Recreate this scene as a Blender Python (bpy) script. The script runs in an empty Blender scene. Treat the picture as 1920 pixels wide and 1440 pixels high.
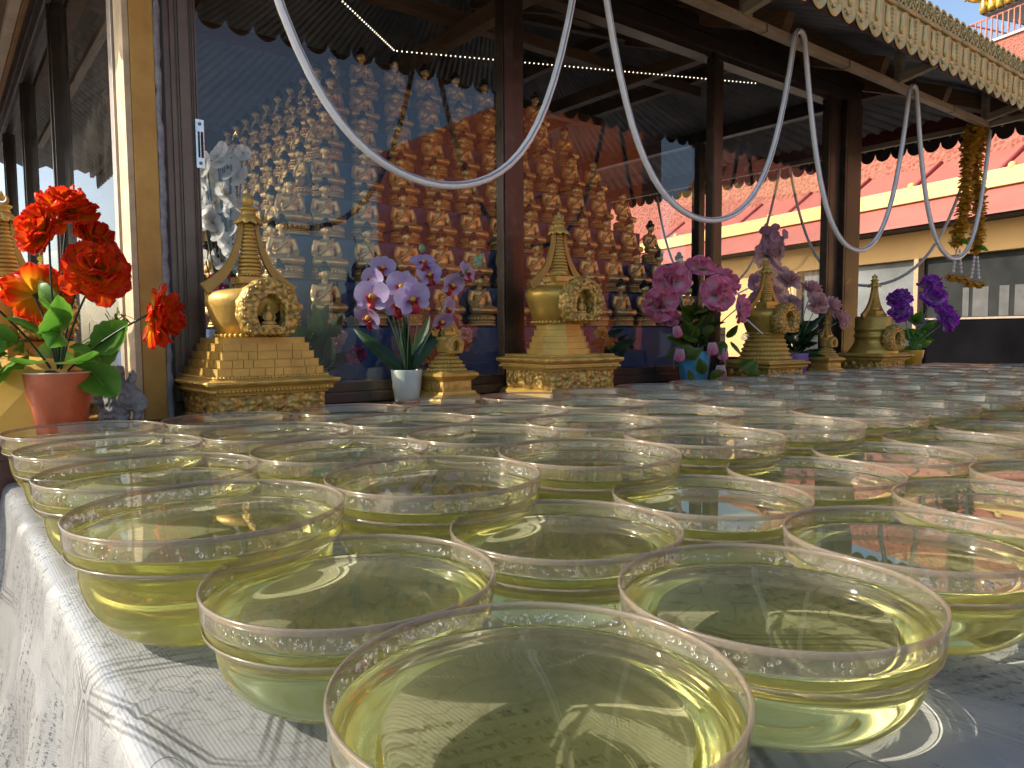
import bpy, bmesh, math, random
from mathutils import Vector, Matrix, noise
SC = bpy.context.scene
COL = SC.collection
PI = math.pi
def rad(a): return math.radians(a)

# ------------------------------------------------------------------ camera, sky, sun, exposure
cam = bpy.data.cameras.new('camera'); camo = bpy.data.objects.new('camera', cam); COL.objects.link(camo)
cam.sensor_width = 36.0; cam.lens = 36.0*1380/1920
cam.clip_start = 0.02; cam.clip_end = 2000
camo.matrix_world = Matrix.Translation((0, 0, 0.232)) @ Matrix.Rotation(rad(51.94-90), 4, 'Z') @ Matrix.Rotation(rad(90-3.95), 4, 'X') @ Matrix.Rotation(rad(-0.4), 4, 'Z')
SC.camera = camo
SUN_EL, SUN_AZ = rad(31), rad(146)          # azimuth counted from +X towards +Y
sd = Vector((math.cos(SUN_EL)*math.cos(SUN_AZ), math.cos(SUN_EL)*math.sin(SUN_AZ), math.sin(SUN_EL)))
sun = bpy.data.lights.new('sun', 'SUN'); suno = bpy.data.objects.new('sun', sun); COL.objects.link(suno)
sun.energy = 4.0; sun.angle = rad(0.53); sun.color = (1.0, 0.90, 0.74)
suno.rotation_euler = sd.to_track_quat('Z', 'Y').to_euler(); suno.location = (-4, 5, 5)
W = bpy.data.worlds.new('World'); SC.world = W; W.use_nodes = True
wn = W.node_tree.nodes; wl = W.node_tree.links
sky = wn.new('ShaderNodeTexSky'); sky.sky_type = 'NISHITA'; sky.sun_disc = False
sky.sun_elevation = SUN_EL; sky.sun_rotation = rad(90)-SUN_AZ
sky.air_density = 1.0; sky.dust_density = 2.0; sky.ozone_density = 1.0
wl.new(sky.outputs[0], wn['Background'].inputs[0]); wn['Background'].inputs[1].default_value = 0.15
SC.view_settings.view_transform = 'Standard'; SC.view_settings.look = 'None'
SC.view_settings.exposure = 0.78; SC.view_settings.gamma = 1.0
cy = SC.cycles
cy.use_denoising = True; cy.max_bounces = 12; cy.transmission_bounces = 10; cy.transparent_max_bounces = 20
cy.glossy_bounces = 5; cy.diffuse_bounces = 3; cy.sample_clamp_indirect = 30.0; cy.blur_glossy = 0.3
cy.use_adaptive_sampling = True; cy.adaptive_threshold = 0.025; cy.adaptive_min_samples = 20
cy.caustics_refractive = True; cy.caustics_reflective = False

# ------------------------------------------------------------------ helpers
def put(name, me, mat=None, parent=None, loc=None, rot=None):
    if mat is not None and not me.materials: me.materials.append(mat)
    o = bpy.data.objects.new(name, me); COL.objects.link(o)
    if parent is not None: o.parent = parent
    if loc is not None: o.location = loc
    if rot is not None: o.rotation_euler = rot
    return o
def tag(o, label, cat, group=None):
    o['label'] = label; o['category'] = cat
    if group: o['group'] = group
    return o
def thing(name, label, cat, loc=(0,0,0), rz=0, group=None):
    o = bpy.data.objects.new(name, None); COL.objects.link(o)
    o.location = loc; o.rotation_euler = (0,0,rz); o.empty_display_size = 0.05
    return tag(o, label, cat, group)
def structure(o): o['kind'] = 'structure'; return o
def stuff(o): o['kind'] = 'stuff'; return o
def copy_tree(o, parent=None):
    c = o.copy(); COL.objects.link(c); c.parent = parent
    for ch in list(o.children): copy_tree(ch, c)
    return c
def mesh(name, verts, faces, smooth=False):
    me = bpy.data.meshes.new(name); me.from_pydata(verts, [], faces); me.update()
    if smooth: me.polygons.foreach_set('use_smooth', [True]*len(me.polygons))
    return me
class MB:
    """collects pieces into one mesh"""
    def __init__(s): s.v = []; s.f = []; s.sm = []
    def add(s, v, f, smooth=False, M=None):
        n = len(s.v)
        s.v += [tuple(M @ Vector(p)) for p in v] if M is not None else [tuple(p) for p in v]
        s.f += [tuple(i+n for i in q) for q in f]; s.sm += [smooth]*len(f)
    def box(s, x0, x1, y0, y1, z0, z1, M=None, b=0.0):
        if b <= 0:
            v = [(x,y,z) for z in (z0,z1) for y in (y0,y1) for x in (x0,x1)]
            s.add(v, [(0,2,3,1),(4,5,7,6),(0,1,5,4),(2,6,7,3),(0,4,6,2),(1,3,7,5)], False, M); return
        bm = bmesh.new(); bmesh.ops.create_cube(bm, size=1)
        for q in bm.verts: q.co = ((x0+x1)/2+q.co.x*(x1-x0), (y0+y1)/2+q.co.y*(y1-y0), (z0+z1)/2+q.co.z*(z1-z0))
        bmesh.ops.bevel(bm, geom=bm.edges[:], offset=b, segments=2, profile=0.6, affect='EDGES')
        bm.verts.index_update(); s.add([tuple(q.co) for q in bm.verts], [[q.index for q in f.verts] for f in bm.faces], False, M); bm.free()
    def lathe(s, prof, n=32, M=None, cap0=False, cap1=False, smooth=True, a0=0.0, sides=None):
        v = []; f = []
        for (r, z) in prof:
            for i in range(n):
                a = a0+2*PI*i/n; v.append((r*math.cos(a), r*math.sin(a), z))
        m = len(prof)
        for j in range(m-1):
            for i in range(n):
                k = (i+1) % n; f.append((j*n+i, j*n+k, (j+1)*n+k, (j+1)*n+i))
        if cap0: f.append(tuple(range(n))[::-1])
        if cap1: f.append(tuple((m-1)*n+i for i in range(n)))
        s.add(v, f, smooth, M)
    def sqlathe(s, prof, M=None, cap0=True, cap1=True):
        """square section stack: prof of (half width, z)"""
        v = []; f = []
        for (r, z) in prof: v += [(-r,-r,z),(r,-r,z),(r,r,z),(-r,r,z)]
        for j in range(len(prof)-1):
            for i in range(4):
                k = (i+1) % 4; f.append((j*4+i, j*4+k, j*4+4+k, j*4+4+i))
        if cap0: f.append((3,2,1,0))
        if cap1: b = 4*(len(prof)-1); f.append((b,b+1,b+2,b+3))
        s.add(v, f, False, M)
    def tube(s, pts, r, n=8, cap=True):
        pts = [Vector(p) for p in pts]; m = len(pts); rr = r if isinstance(r, (list, tuple)) else [r]*m
        v = []; f = []; up = None
        for i, p in enumerate(pts):
            t = (pts[min(i+1,m-1)]-pts[max(i-1,0)]).normalized()
            if up is None:
                up = Vector((0,0,1)) if abs(t.z) < 0.9 else Vector((1,0,0))
            a = t.cross(up).normalized(); up = a.cross(t).normalized()
            for k in range(n):
                c = 2*PI*k/n; v.append(p+rr[i]*(math.cos(c)*a+math.sin(c)*up))
        for i in range(m-1):
            for k in range(n):
                q = (k+1) % n; f.append((i*n+k, i*n+q, (i+1)*n+q, (i+1)*n+k))
        if cap: f.append(tuple(range(n))[::-1]); f.append(tuple((m-1)*n+k for k in range(n)))
        s.add(v, f, True)
    def ball(s, c, rx, ry=None, rz=None, nu=10, nv=7, M=None):
        ry = rx if ry is None else ry; rz = rx if rz is None else rz
        v = [(c[0],c[1],c[2]+rz)]; f = []
        for j in range(1, nv):
            t = PI*j/nv
            for i in range(nu):
                a = 2*PI*i/nu; v.append((c[0]+rx*math.sin(t)*math.cos(a), c[1]+ry*math.sin(t)*math.sin(a), c[2]+rz*math.cos(t)))
        v.append((c[0],c[1],c[2]-rz)); L = len(v)-1
        for i in range(nu):
            k = (i+1) % nu; f.append((0, 1+i, 1+k)); b = 1+(nv-2)*nu; f.append((L, b+k, b+i))
            for j in range(nv-2): f.append((1+j*nu+i, 1+(j+1)*nu+i, 1+(j+1)*nu+k, 1+j*nu+k))
        s.add(v, f, True, M)
    def me(s, name):
        m = bpy.data.meshes.new(name); m.from_pydata(s.v, [], s.f); m.update()
        m.polygons.foreach_set('use_smooth', s.sm); return m
    def build(s, name, mat, parent=None, loc=None, rot=None): return put(name, s.me(name), mat, parent, loc, rot)

# ---- material helpers
class NT:
    def __init__(s, name):
        s.m = bpy.data.materials.new(name); s.m.use_nodes = True; s.t = s.m.node_tree
        s.t.nodes.clear(); s.out = s.n('ShaderNodeOutputMaterial')
    def n(s, kind, **kw):
        o = s.t.nodes.new(kind)
        for k, v in kw.items():
            if k in o.inputs: s.set(o, k, v)
            else: setattr(o, k, v)
        return o
    def set(s, o, k, v):
        if hasattr(v, 'links') or isinstance(v, bpy.types.NodeSocket): s.t.links.new(v, o.inputs[k])
        else: o.inputs[k].default_value = v
    def l(s, a, b): s.t.links.new(a, b)
    def math(s, op, a, b=None, c=None, clamp=False):
        o = s.t.nodes.new('ShaderNodeMath'); o.operation = op; o.use_clamp = clamp
        for i, v in enumerate((a, b, c)):
            if v is None: continue
            if isinstance(v, bpy.types.NodeSocket): s.l(v, o.inputs[i])
            else: o.inputs[i].default_value = v
        return o.outputs[0]
    def mix(s, fac, a, b, blend='MIX'):
        o = s.t.nodes.new('ShaderNodeMix'); o.data_type = 'RGBA'; o.blend_type = blend
        for k, v in ((0, fac), (6, a), (7, b)):
            if isinstance(v, bpy.types.NodeSocket): s.l(v, o.inputs[k])
            else: o.inputs[k].default_value = v if k == 0 else (tuple(v)+(1,) if len(v) == 3 else v)
        return o.outputs[2]
    def ramp(s, fac, stops, interp='LINEAR'):
        o = s.t.nodes.new('ShaderNodeValToRGB'); s.l(fac, o.inputs[0]); cr = o.color_ramp; cr.interpolation = interp
        while len(cr.elements) < len(stops): cr.elements.new(0.5)
        for e, (p, c) in zip(cr.elements, stops):
            e.position = p; e.color = (c, c, c, 1) if isinstance(c, (int, float)) else tuple(c)+(1,)
        return o.outputs[0]
    def noise(s, vec, scale, detail=3, rough=0.5, w=0):
        o = s.n('ShaderNodeTexNoise'); o.inputs['Scale'].default_value = scale; o.inputs['Detail'].default_value = detail
        o.inputs['Roughness'].default_value = rough
        if vec is not None: s.l(vec, o.inputs['Vector'])
        return o.outputs[0]
    def coord(s, kind='Object'): return s.n('ShaderNodeTexCoord').outputs[kind]
    def mapping(s, vec, scale=(1,1,1), loc=(0,0,0), rot=(0,0,0)):
        o = s.n('ShaderNodeMapping'); s.l(vec, o.inputs[0])
        o.inputs[1].default_value = loc; o.inputs[2].default_value = rot; o.inputs[3].default_value = scale
        return o.outputs[0]
    def bump(s, h, strength=0.3, dist=0.01, normal=None):
        o = s.n('ShaderNodeBump'); o.inputs['Strength'].default_value = strength; o.inputs['Distance'].default_value = dist
        s.l(h, o.inputs['Height'])
        if normal is not None: s.l(normal, o.inputs['Normal'])
        return o.outputs[0]
    def pbsdf(s, col, rough=0.5, metal=0.0, normal=None, spec=0.5, **kw):
        b = s.n('ShaderNodeBsdfPrincipled')
        for k, v in (('Base Color', col), ('Roughness', rough), ('Metallic', metal), ('Specular IOR Level', spec)):
            if isinstance(v, bpy.types.NodeSocket): s.l(v, b.inputs[k])
            else: b.inputs[k].default_value = tuple(v)+(1,) if isinstance(v, tuple) and len(v) == 3 else v
        if normal is not None: s.l(normal, b.inputs['Normal'])
        for k, v in kw.items():
            k = k.replace('_', ' ')
            if isinstance(v, bpy.types.NodeSocket): s.l(v, b.inputs[k])
            else: b.inputs[k].default_value = v
        return b.outputs[0]
    def surf(s, sh): s.l(sh, s.out.inputs['Surface']); return s.m

def simple(name, col, rough=0.5, metal=0.0, var=0.12, scale=20.0, bump=0.15, bscale=60.0, spec=0.5, **kw):
    """plain surface with tonal variation and fine relief"""
    t = NT(name); c = t.coord('Object')
    n1 = t.noise(c, scale, 4, 0.6); n2 = t.noise(c, bscale, 3, 0.6)
    lo = tuple(max(0, x*(1-var*1.6)) for x in col); hi = tuple(min(1, x*(1+var)) for x in col)
    cc = t.mix(t.ramp(n1, [(0.3, 0.0), (0.7, 1.0)]), lo, hi)
    rr = t.math('MULTIPLY_ADD', n2, 0.25, max(0.02, rough-0.12))
    return t.surf(t.pbsdf(cc, rr, metal, t.bump(n2, bump, 0.004), spec, **kw))

# ------------------------------------------------------------------ materials for bowls
def schlick(t, f0=0.04, power=5.0):
    """reflectance that treats both sides of a thin sheet alike"""
    lw = t.n('ShaderNodeLayerWeight'); lw.inputs['Blend'].default_value = 0.5
    return t.math('MULTIPLY_ADD', t.math('POWER', lw.outputs['Facing'], power), 1-f0, f0), lw.outputs['Facing']
def mat_bowl():
    t = NT('clear_plastic')
    fr, fac = schlick(t, 0.075)
    c = t.coord('Object')
    tc = t.mix(t.math('POWER', fac, 2.2), (0.97,0.965,0.95), (0.50,0.43,0.36))
    tr = t.n('ShaderNodeBsdfTransparent'); t.l(tc, tr.inputs[0])
    sm = t.noise(c, 60, 4, 0.6)
    gl = t.n('ShaderNodeBsdfGlossy')
    t.l(t.ramp(sm, [(0.35, 0.03), (0.8, 0.14)]), gl.inputs['Roughness'])
    mx = t.n('ShaderNodeMixShader'); t.l(fr, mx.inputs[0]); t.l(tr.outputs[0], mx.inputs[1]); t.l(gl.outputs[0], mx.inputs[2])
    # faint film of dried water on the plastic
    df = t.n('ShaderNodeBsdfDiffuse'); df.inputs[0].default_value = (0.75,0.70,0.6,1)
    m2 = t.n('ShaderNodeMixShader'); t.l(t.ramp(sm, [(0.3, 0.03), (0.75, 0.11)]), m2.inputs[0])
    t.l(mx.outputs[0], m2.inputs[1]); t.l(df.outputs[0], m2.inputs[2])
    return t.surf(m2.outputs[0])
def mat_water(name, haze_side, haze_top, hue):
    """faintly cloudy yellow water: clear body, a share of scattered light at the plastic wall"""
    t = NT(name)
    g = t.n('ShaderNodeBsdfGlass'); g.inputs['IOR'].default_value = 1.333; g.inputs['Roughness'].default_value = 0.0
    g.inputs['Color'].default_value = (1.0,0.995,0.95,1)
    at = t.n('ShaderNodeAttribute'); at.attribute_name = 'wall'
    d = t.n('ShaderNodeBsdfDiffuse'); d.inputs[0].default_value = hue; tl = t.n('ShaderNodeBsdfTranslucent'); tl.inputs[0].default_value = hue
    m0 = t.n('ShaderNodeMixShader'); m0.inputs[0].default_value = 0.7; t.l(d.outputs[0], m0.inputs[1]); t.l(tl.outputs[0], m0.inputs[2])
    m1 = t.n('ShaderNodeMixShader'); t.l(t.math('MULTIPLY_ADD', at.outputs['Fac'], haze_side-haze_top, haze_top), m1.inputs[0]); t.l(g.outputs[0], m1.inputs[1]); t.l(m0.outputs[0], m1.inputs[2])
    v = t.n('ShaderNodeVolumeAbsorption'); v.inputs['Color'].default_value = (0.845,0.855,0.20,1); v.inputs['Density'].default_value = 6.0
    t.l(v.outputs[0], t.out.inputs['Volume'])
    return t.surf(m1.outputs[0])
def mat_rim():
    t = NT('bowl_rim'); fr, fac = schlick(t, 0.06)
    tr = t.n('ShaderNodeBsdfTransparent'); tr.inputs[0].default_value = (0.78,0.73,0.66,1)
    gl = t.n('ShaderNodeBsdfGlossy'); gl.inputs['Roughness'].default_value = 0.12
    df = t.n('ShaderNodeBsdfDiffuse'); df.inputs[0].default_value = (0.50,0.43,0.35,1)
    m0 = t.n('ShaderNodeMixShader'); m0.inputs[0].default_value = 0.22; t.l(tr.outputs[0], m0.inputs[1]); t.l(df.outputs[0], m0.inputs[2])
    mx = t.n('ShaderNodeMixShader'); t.l(fr, mx.inputs[0]); t.l(m0.outputs[0], mx.inputs[1]); t.l(gl.outputs[0], mx.inputs[2])
    return t.surf(mx.outputs[0])
def mat_drop():
    t = NT('water_drop'); g = t.n('ShaderNodeBsdfGlass'); g.inputs['IOR'].default_value = 1.333; return t.surf(g.outputs[0])
# ------------------------------------------------------------------ surface materials
def mat_cloth():
    """pale printed plastic cloth: fine ribs, smudged script, stamps, faint maps"""
    t = NT('printed_tablecloth'); c = t.coord('UV')
    base = t.mix(t.ramp(t.noise(c, 5, 5, 0.6), [(0.35, 0), (0.65, 1)]), (0.21,0.215,0.215), (0.35,0.36,0.36))
    # rectangles like overlapping letters, some greyer
    v = t.n('ShaderNodeTexVoronoi'); v.distance = 'CHEBYCHEV'; v.inputs['Scale'].default_value = 7.0; v.inputs['Randomness'].default_value = 0.8
    t.l(t.mapping(c, (1,0.7,1), (0,0,0), (0,0,0.35)), v.inputs['Vector'])
    sep = t.n('ShaderNodeSeparateColor'); t.l(v.outputs['Color'], sep.inputs[0])
    base = t.mix(t.ramp(sep.outputs[0], [(0.25, 0.0), (0.3, 0.45), (0.62, 0.45), (0.66, 0.0)], 'CONSTANT'), base, (0.205,0.205,0.195))
    # ruled triple borders where the printed letters meet
    ve = t.n('ShaderNodeTexVoronoi'); ve.feature = 'DISTANCE_TO_EDGE'; ve.inputs['Scale'].default_value = 7.0; ve.inputs['Randomness'].default_value = 0.8
    t.l(t.mapping(c, (1,0.7,1), (0.31,0.17,0), (0,0,0.9)), ve.inputs['Vector'])
    bord = t.ramp(ve.outputs['Distance'], [(0.012, 0.0), (0.016, 1.0), (0.026, 1.0), (0.030, 0.0), (0.038, 0.0), (0.042, 0.8), (0.050, 0.8), (0.054, 0.0)])
    base = t.mix(t.math('MULTIPLY', bord, t.ramp(t.noise(c, 3.1, 2, 0.5), [(0.50, 0.0), (0.58, 0.85)])), base, (0.045,0.047,0.045))
    # script: lines of broken strokes, present only in some of the letters
    xy = t.n('ShaderNodeSeparateXYZ'); t.l(t.mapping(c, (1,1,1), (0,0,0), (0,0,0.35)), xy.inputs[0])
    lines = t.ramp(t.math('PINGPONG', t.math('MULTIPLY', xy.outputs[1], 80.0), 0.5), [(0.18, 1.0), (0.28, 0.0)])
    strokes = t.ramp(t.noise(t.mapping(c, (260,120,1), (0,0,0), (0,0,0.35)), 1.0, 2, 0.7), [(0.52, 0.0), (0.56, 1.0)])
    zone = t.ramp(sep.outputs[1], [(0.30, 0.0), (0.35, 1.0)])
    script = t.math('MULTIPLY', t.math('MULTIPLY', lines, strokes), zone)
    base = t.mix(t.math('MULTIPLY', script, 0.8), base, (0.05,0.05,0.055))
    # engraved drawings: contour lines of a noise field, in patches
    nz = t.noise(c, 9, 4, 0.6)
    cont = t.ramp(t.math('PINGPONG', t.math('MULTIPLY', nz, 15.0), 0.5), [(0.05, 1.0), (0.12, 0.0)])
    zone2 = t.ramp(t.noise(c, 2.6, 2, 0.5), [(0.47, 0.0), (0.55, 1.0)])
    base = t.mix(t.math('MULTIPLY', t.math('MULTIPLY', cont, zone2), 0.45), base, (0.07,0.065,0.06))
    # oval post stamps
    for (u, w, ru, rw, ang, k) in STAMPS:
        q = t.mapping(c, (1,1,1), (-u,-w,0)); rr = t.n('ShaderNodeVectorRotate'); rr.rotation_type = 'Z_AXIS'; rr.inputs['Angle'].default_value = ang
        t.l(q, rr.inputs['Vector']); sp = t.n('ShaderNodeSeparateXYZ'); t.l(rr.outputs[0], sp.inputs[0])
        a = t.math('DIVIDE', sp.outputs[0], ru); b = t.math('DIVIDE', sp.outputs[1], rw)
        d = t.math('SQRT', t.math('ADD', t.math('MULTIPLY', a, a), t.math('MULTIPLY', b, b)))
        ring = t.ramp(d, [(0.955, 0.0), (0.965, 1.0), (0.995, 1.0), (1.005, 0.0)])
        ins = t.ramp(d, [(0.60, 1.0), (0.70, 0.0)])
        st = t.ramp(t.noise(t.mapping(rr.outputs[0], (150,420,1)), 1.0, 1, 0.5), [(0.54, 0.0), (0.58, 1.0)])
        ln = t.ramp(t.math('PINGPONG', t.math('MULTIPLY', sp.outputs[1], 75.0), 0.5), [(0.24, 1.0), (0.30, 0.0)])
        m = t.math('MAXIMUM', ring, t.math('MULTIPLY', t.math('MULTIPLY', ins, st), ln))
        base = t.mix(t.math('MULTIPLY', m, k), base, (0.03,0.03,0.035))
    xx = t.n('ShaderNodeSeparateXYZ'); t.l(c, xx.inputs[0])
    rib = t.math('SINE', t.math('MULTIPLY', xx.outputs[0], 2600.0))
    ribc = t.math('MULTIPLY_ADD', rib, 0.5, 0.5)
    base = t.mix(t.math('MULTIPLY', ribc, 0.09), base, (0.14,0.143,0.146))
    nb = t.noise(c, 22, 5, 0.65)
    h = t.math('ADD', t.math('MULTIPLY', ribc, 0.15), t.math('MULTIPLY', nb, 1.2))
    return t.surf(t.pbsdf(base, t.ramp(nb, [(0.3, 0.22), (0.7, 0.42)]), 0.0, t.bump(h, 0.25, 0.0022), 0.6))
STAMPS = [(0.155, 0.42, 0.040, 0.019, 0.5, 0.9), (0.115, 0.35, 0.018, 0.010, 0.2, 0.7), (0.30, 0.17, 0.030, 0.016, -0.4, 0.8), (0.42, 0.24, 0.02, 0.02, 0, 0.8),
          (0.02, 0.40, 0.012, 0.03, 0.15, 0.9), (-0.05, 0.55, 0.012, 0.03, -0.2, 0.8), (-0.10, 0.38, 0.012, 0.028, 0.1, 0.8), (0.02, 0.75, 0.01, 0.03, 0, 0.8)]
def mat_roofsheet():
    t = NT('corrugated_sheet'); c = t.coord('Object')
    n1 = t.noise(c, 3, 5, 0.65); n2 = t.noise(t.mapping(c, (2,30,2)), 1.0, 3, 0.6)
    col = t.mix(t.ramp(n1, [(0.35, 0), (0.68, 1)]), (0.20,0.19,0.18), (0.36,0.345,0.32))
    col = t.mix(t.ramp(n2, [(0.55, 0), (0.75, 0.5)]), col, (0.22,0.15,0.09))
    return t.surf(t.pbsdf(col, 0.55, 0.15, t.bump(n1, 0.2, 0.01)))
def mat_wood(name, col, rough=0.6):
    t = NT(name); c = t.coord('Object')
    n = t.noise(t.mapping(c, (3,3,40)), 2.0, 4, 0.6); n3 = t.noise(c, 14, 4, 0.7)
    cc = t.mix(t.ramp(n, [(0.3, 0), (0.7, 1)]), tuple(x*0.7 for x in col), tuple(min(1, x*1.2) for x in col))
    cc = t.mix(t.ramp(n3, [(0.55, 0), (0.8, 0.55)]), cc, tuple(x*0.35 for x in col))
    return t.surf(t.pbsdf(cc, rough, 0.0, t.bump(n3, 0.25, 0.004)))
def mat_alu():
    t = NT('bronze_aluminium'); c = t.coord('Object')
    n = t.noise(t.mapping(c, (90,90,1.5)), 2.0, 3, 0.6); n2 = t.noise(c, 18, 4, 0.65)
    cc = t.mix(n, (0.055,0.039,0.030), (0.085,0.063,0.048)); cc = t.mix(t.ramp(n2, [(0.55, 0), (0.8, 0.35)]), cc, (0.22,0.19,0.16))
    return t.surf(t.pbsdf(cc, t.ramp(n2, [(0.3, 0.27), (0.7, 0.42)]), 0.55, t.bump(n, 0.08, 0.002)))
def mat_ochre():
    t = NT('ochre_paint'); c = t.coord('Object')
    n = t.noise(c, 12, 5, 0.65); n2 = t.noise(c, 55, 4, 0.7); n3 = t.noise(t.mapping(c, (25,25,3)), 1.0, 3, 0.6)
    cc = t.mix(t.ramp(n, [(0.35, 0), (0.7, 1)]), (0.46,0.24,0.035), (0.62,0.35,0.065))
    cc = t.mix(t.ramp(n3, [(0.6, 0), (0.8, 0.45)]), cc, (0.20,0.11,0.04))
    cc = t.mix(t.ramp(n2, [(0.72, 0), (0.76, 1)]), cc, (0.05,0.035,0.02))
    return t.surf(t.pbsdf(cc, 0.5, 0.0, t.bump(n2, 0.3, 0.003)))
def mat_glass(refl=0.07, tint=(0.80,0.82,0.83), dirt=0.05):
    t = NT('window_glass'); fr, fac = schlick(t, refl)
    c = t.coord('Object')
    tr = t.n('ShaderNodeBsdfTransparent'); tr.inputs[0].default_value = tint+(1,)
    gl = t.n('ShaderNodeBsdfGlossy'); gl.inputs['Roughness'].default_value = 0.0; gl.inputs[0].default_value = (0.95,0.97,1,1)
    mx = t.n('ShaderNodeMixShader'); t.l(fr, mx.inputs[0]); t.l(tr.outputs[0], mx.inputs[1]); t.l(gl.outputs[0], mx.inputs[2])
    df = t.n('ShaderNodeBsdfDiffuse'); df.inputs[0].default_value = (0.55,0.53,0.48,1)
    n = t.noise(c, 7, 6, 0.7); n2 = t.noise(t.mapping(c, (22,22,1.2)), 1.0, 4, 0.7)
    d = t.math('MULTIPLY', t.ramp(n, [(0.42, 0.15), (0.75, 1.0)]), t.ramp(n2, [(0.35, 0.25), (0.7, 1.0)]))
    m2 = t.n('ShaderNodeMixShader'); t.l(t.math('MULTIPLY', d, dirt), m2.inputs[0]); t.l(mx.outputs[0], m2.inputs[1]); t.l(df.outputs[0], m2.inputs[2])
    return t.surf(m2.outputs[0])
def mat_gold(name, col=(0.66,0.42,0.10), rough=0.44, metal=0.32, bump=0.35, bscale=90, dark=0.5):
    t = NT(name); c = t.coord('Object')
    n = t.noise(c, bscale, 4, 0.65); n1 = t.noise(c, 16, 4, 0.6)
    cc = t.mix(t.ramp(n1, [(0.3, 0), (0.7, 1)]), tuple(x*(1-dark*0.5) for x in col), tuple(min(1, x*1.12) for x in col))
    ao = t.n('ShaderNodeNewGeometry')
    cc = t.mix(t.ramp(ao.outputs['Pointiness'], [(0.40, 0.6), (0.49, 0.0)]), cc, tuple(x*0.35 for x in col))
    return t.surf(t.pbsdf(cc, t.math('MULTIPLY_ADD', n, 0.2, rough-0.1), metal, t.bump(n, bump, 0.003)))
def mat_relief(name, col=(0.68,0.46,0.14), scale=70, strength=0.9, metal=0.22, rough=0.45):
    """cast scroll ornament in gold paint, deep parts coloured darker"""
    t = NT(name); c = t.coord('Object')
    v = t.n('ShaderNodeTexVoronoi'); v.feature = 'SMOOTH_F1'; v.inputs['Scale'].default_value = scale; v.inputs['Smoothness'].default_value = 0.4
    w = t.noise(c, scale*0.45, 3, 0.6); wv = t.n('ShaderNodeVectorMath'); wv.operation = 'MULTIPLY_ADD'
    cn = t.n('ShaderNodeTexNoise'); cn.inputs['Scale'].default_value = scale*0.4; t.l(c, cn.inputs['Vector'])
    t.l(cn.outputs['Color'], wv.inputs[0]); wv.inputs[1].default_value = (0.018,)*3; t.l(c, wv.inputs[2]); t.l(wv.outputs[0], v.inputs['Vector'])
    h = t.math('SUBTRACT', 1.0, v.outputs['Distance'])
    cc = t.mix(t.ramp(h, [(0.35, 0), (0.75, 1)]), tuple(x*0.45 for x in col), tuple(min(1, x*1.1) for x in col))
    return t.surf(t.pbsdf(cc, rough, metal, t.bump(h, strength, 0.012)))
def mat_attr(name, stops, rough=0.5, trans=0.25, sheen=0.0, attr='grad', var=0.1):
    """cloth petals and leaves: colour runs along the petal, some light passes through"""
    t = NT(name); a = t.n('ShaderNodeAttribute'); a.attribute_name = attr
    cc = t.ramp(a.outputs['Fac'], stops)
    n = t.noise(t.coord('Object'), 70, 4, 0.6)
    cc = t.mix(t.math('MULTIPLY', t.ramp(n, [(0.35, 1), (0.7, 0)]), var*2), cc, (0,0,0))
    pb = t.pbsdf(cc, rough, 0.0, t.bump(n, 0.2, 0.003), 0.35)
    tl = t.n('ShaderNodeBsdfTranslucent'); t.l(cc, tl.inputs[0])
    mx = t.n('ShaderNodeMixShader'); mx.inputs[0].default_value = trans; t.l(pb, mx.inputs[1]); t.l(tl.outputs[0], mx.inputs[2])
    return t.surf(mx.outputs[0])
M_CLOTH = mat_cloth(); M_SHEET = mat_roofsheet(); M_ALU = mat_alu(); M_OCHRE = mat_ochre()
M_JAMB = simple('jamb_aluminium', (0.185,0.130,0.095), 0.38, 0.35, var=0.1, bump=0.05)
M_BROWN = mat_wood('brown_beam', (0.17,0.085,0.035)); M_MAROON = mat_wood('maroon_board', (0.13,0.022,0.022), 0.5)
M_DARK = simple('black_rubber', (0.012,0.012,0.013), 0.5); M_CREAM = mat_wood('cream_steel', (0.40,0.31,0.20), 0.5)
M_GLASS = mat_glass(0.05, (0.93,0.94,0.94), 0.055); M_GLASS_L = mat_glass(0.06, (0.93,0.94,0.94), 0.12)
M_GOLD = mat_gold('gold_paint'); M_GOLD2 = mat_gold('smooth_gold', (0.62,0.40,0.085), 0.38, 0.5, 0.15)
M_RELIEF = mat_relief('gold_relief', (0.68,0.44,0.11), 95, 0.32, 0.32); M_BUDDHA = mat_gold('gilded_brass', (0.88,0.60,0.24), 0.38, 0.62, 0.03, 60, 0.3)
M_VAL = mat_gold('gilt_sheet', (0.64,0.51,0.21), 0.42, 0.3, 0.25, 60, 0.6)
M_TUBE = simple('white_plastic_tube', (0.82,0.82,0.83), 0.35, var=0.06, bump=0.05)
M_SHELF = mat_wood('dark_red_shelf', (0.11,0.045,0.035), 0.35)
M_STONE = simple('paving', (0.30,0.28,0.26), 0.85, var=0.25, scale=3, bump=0.4, bscale=30)
M_SEAL = simple('grey_sealant', (0.26,0.26,0.28), 0.6, var=0.25, scale=50, bump=0.5)
M_STEEL = simple('bright_steel', (0.75,0.75,0.74), 0.25, 0.8, var=0.06)

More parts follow.
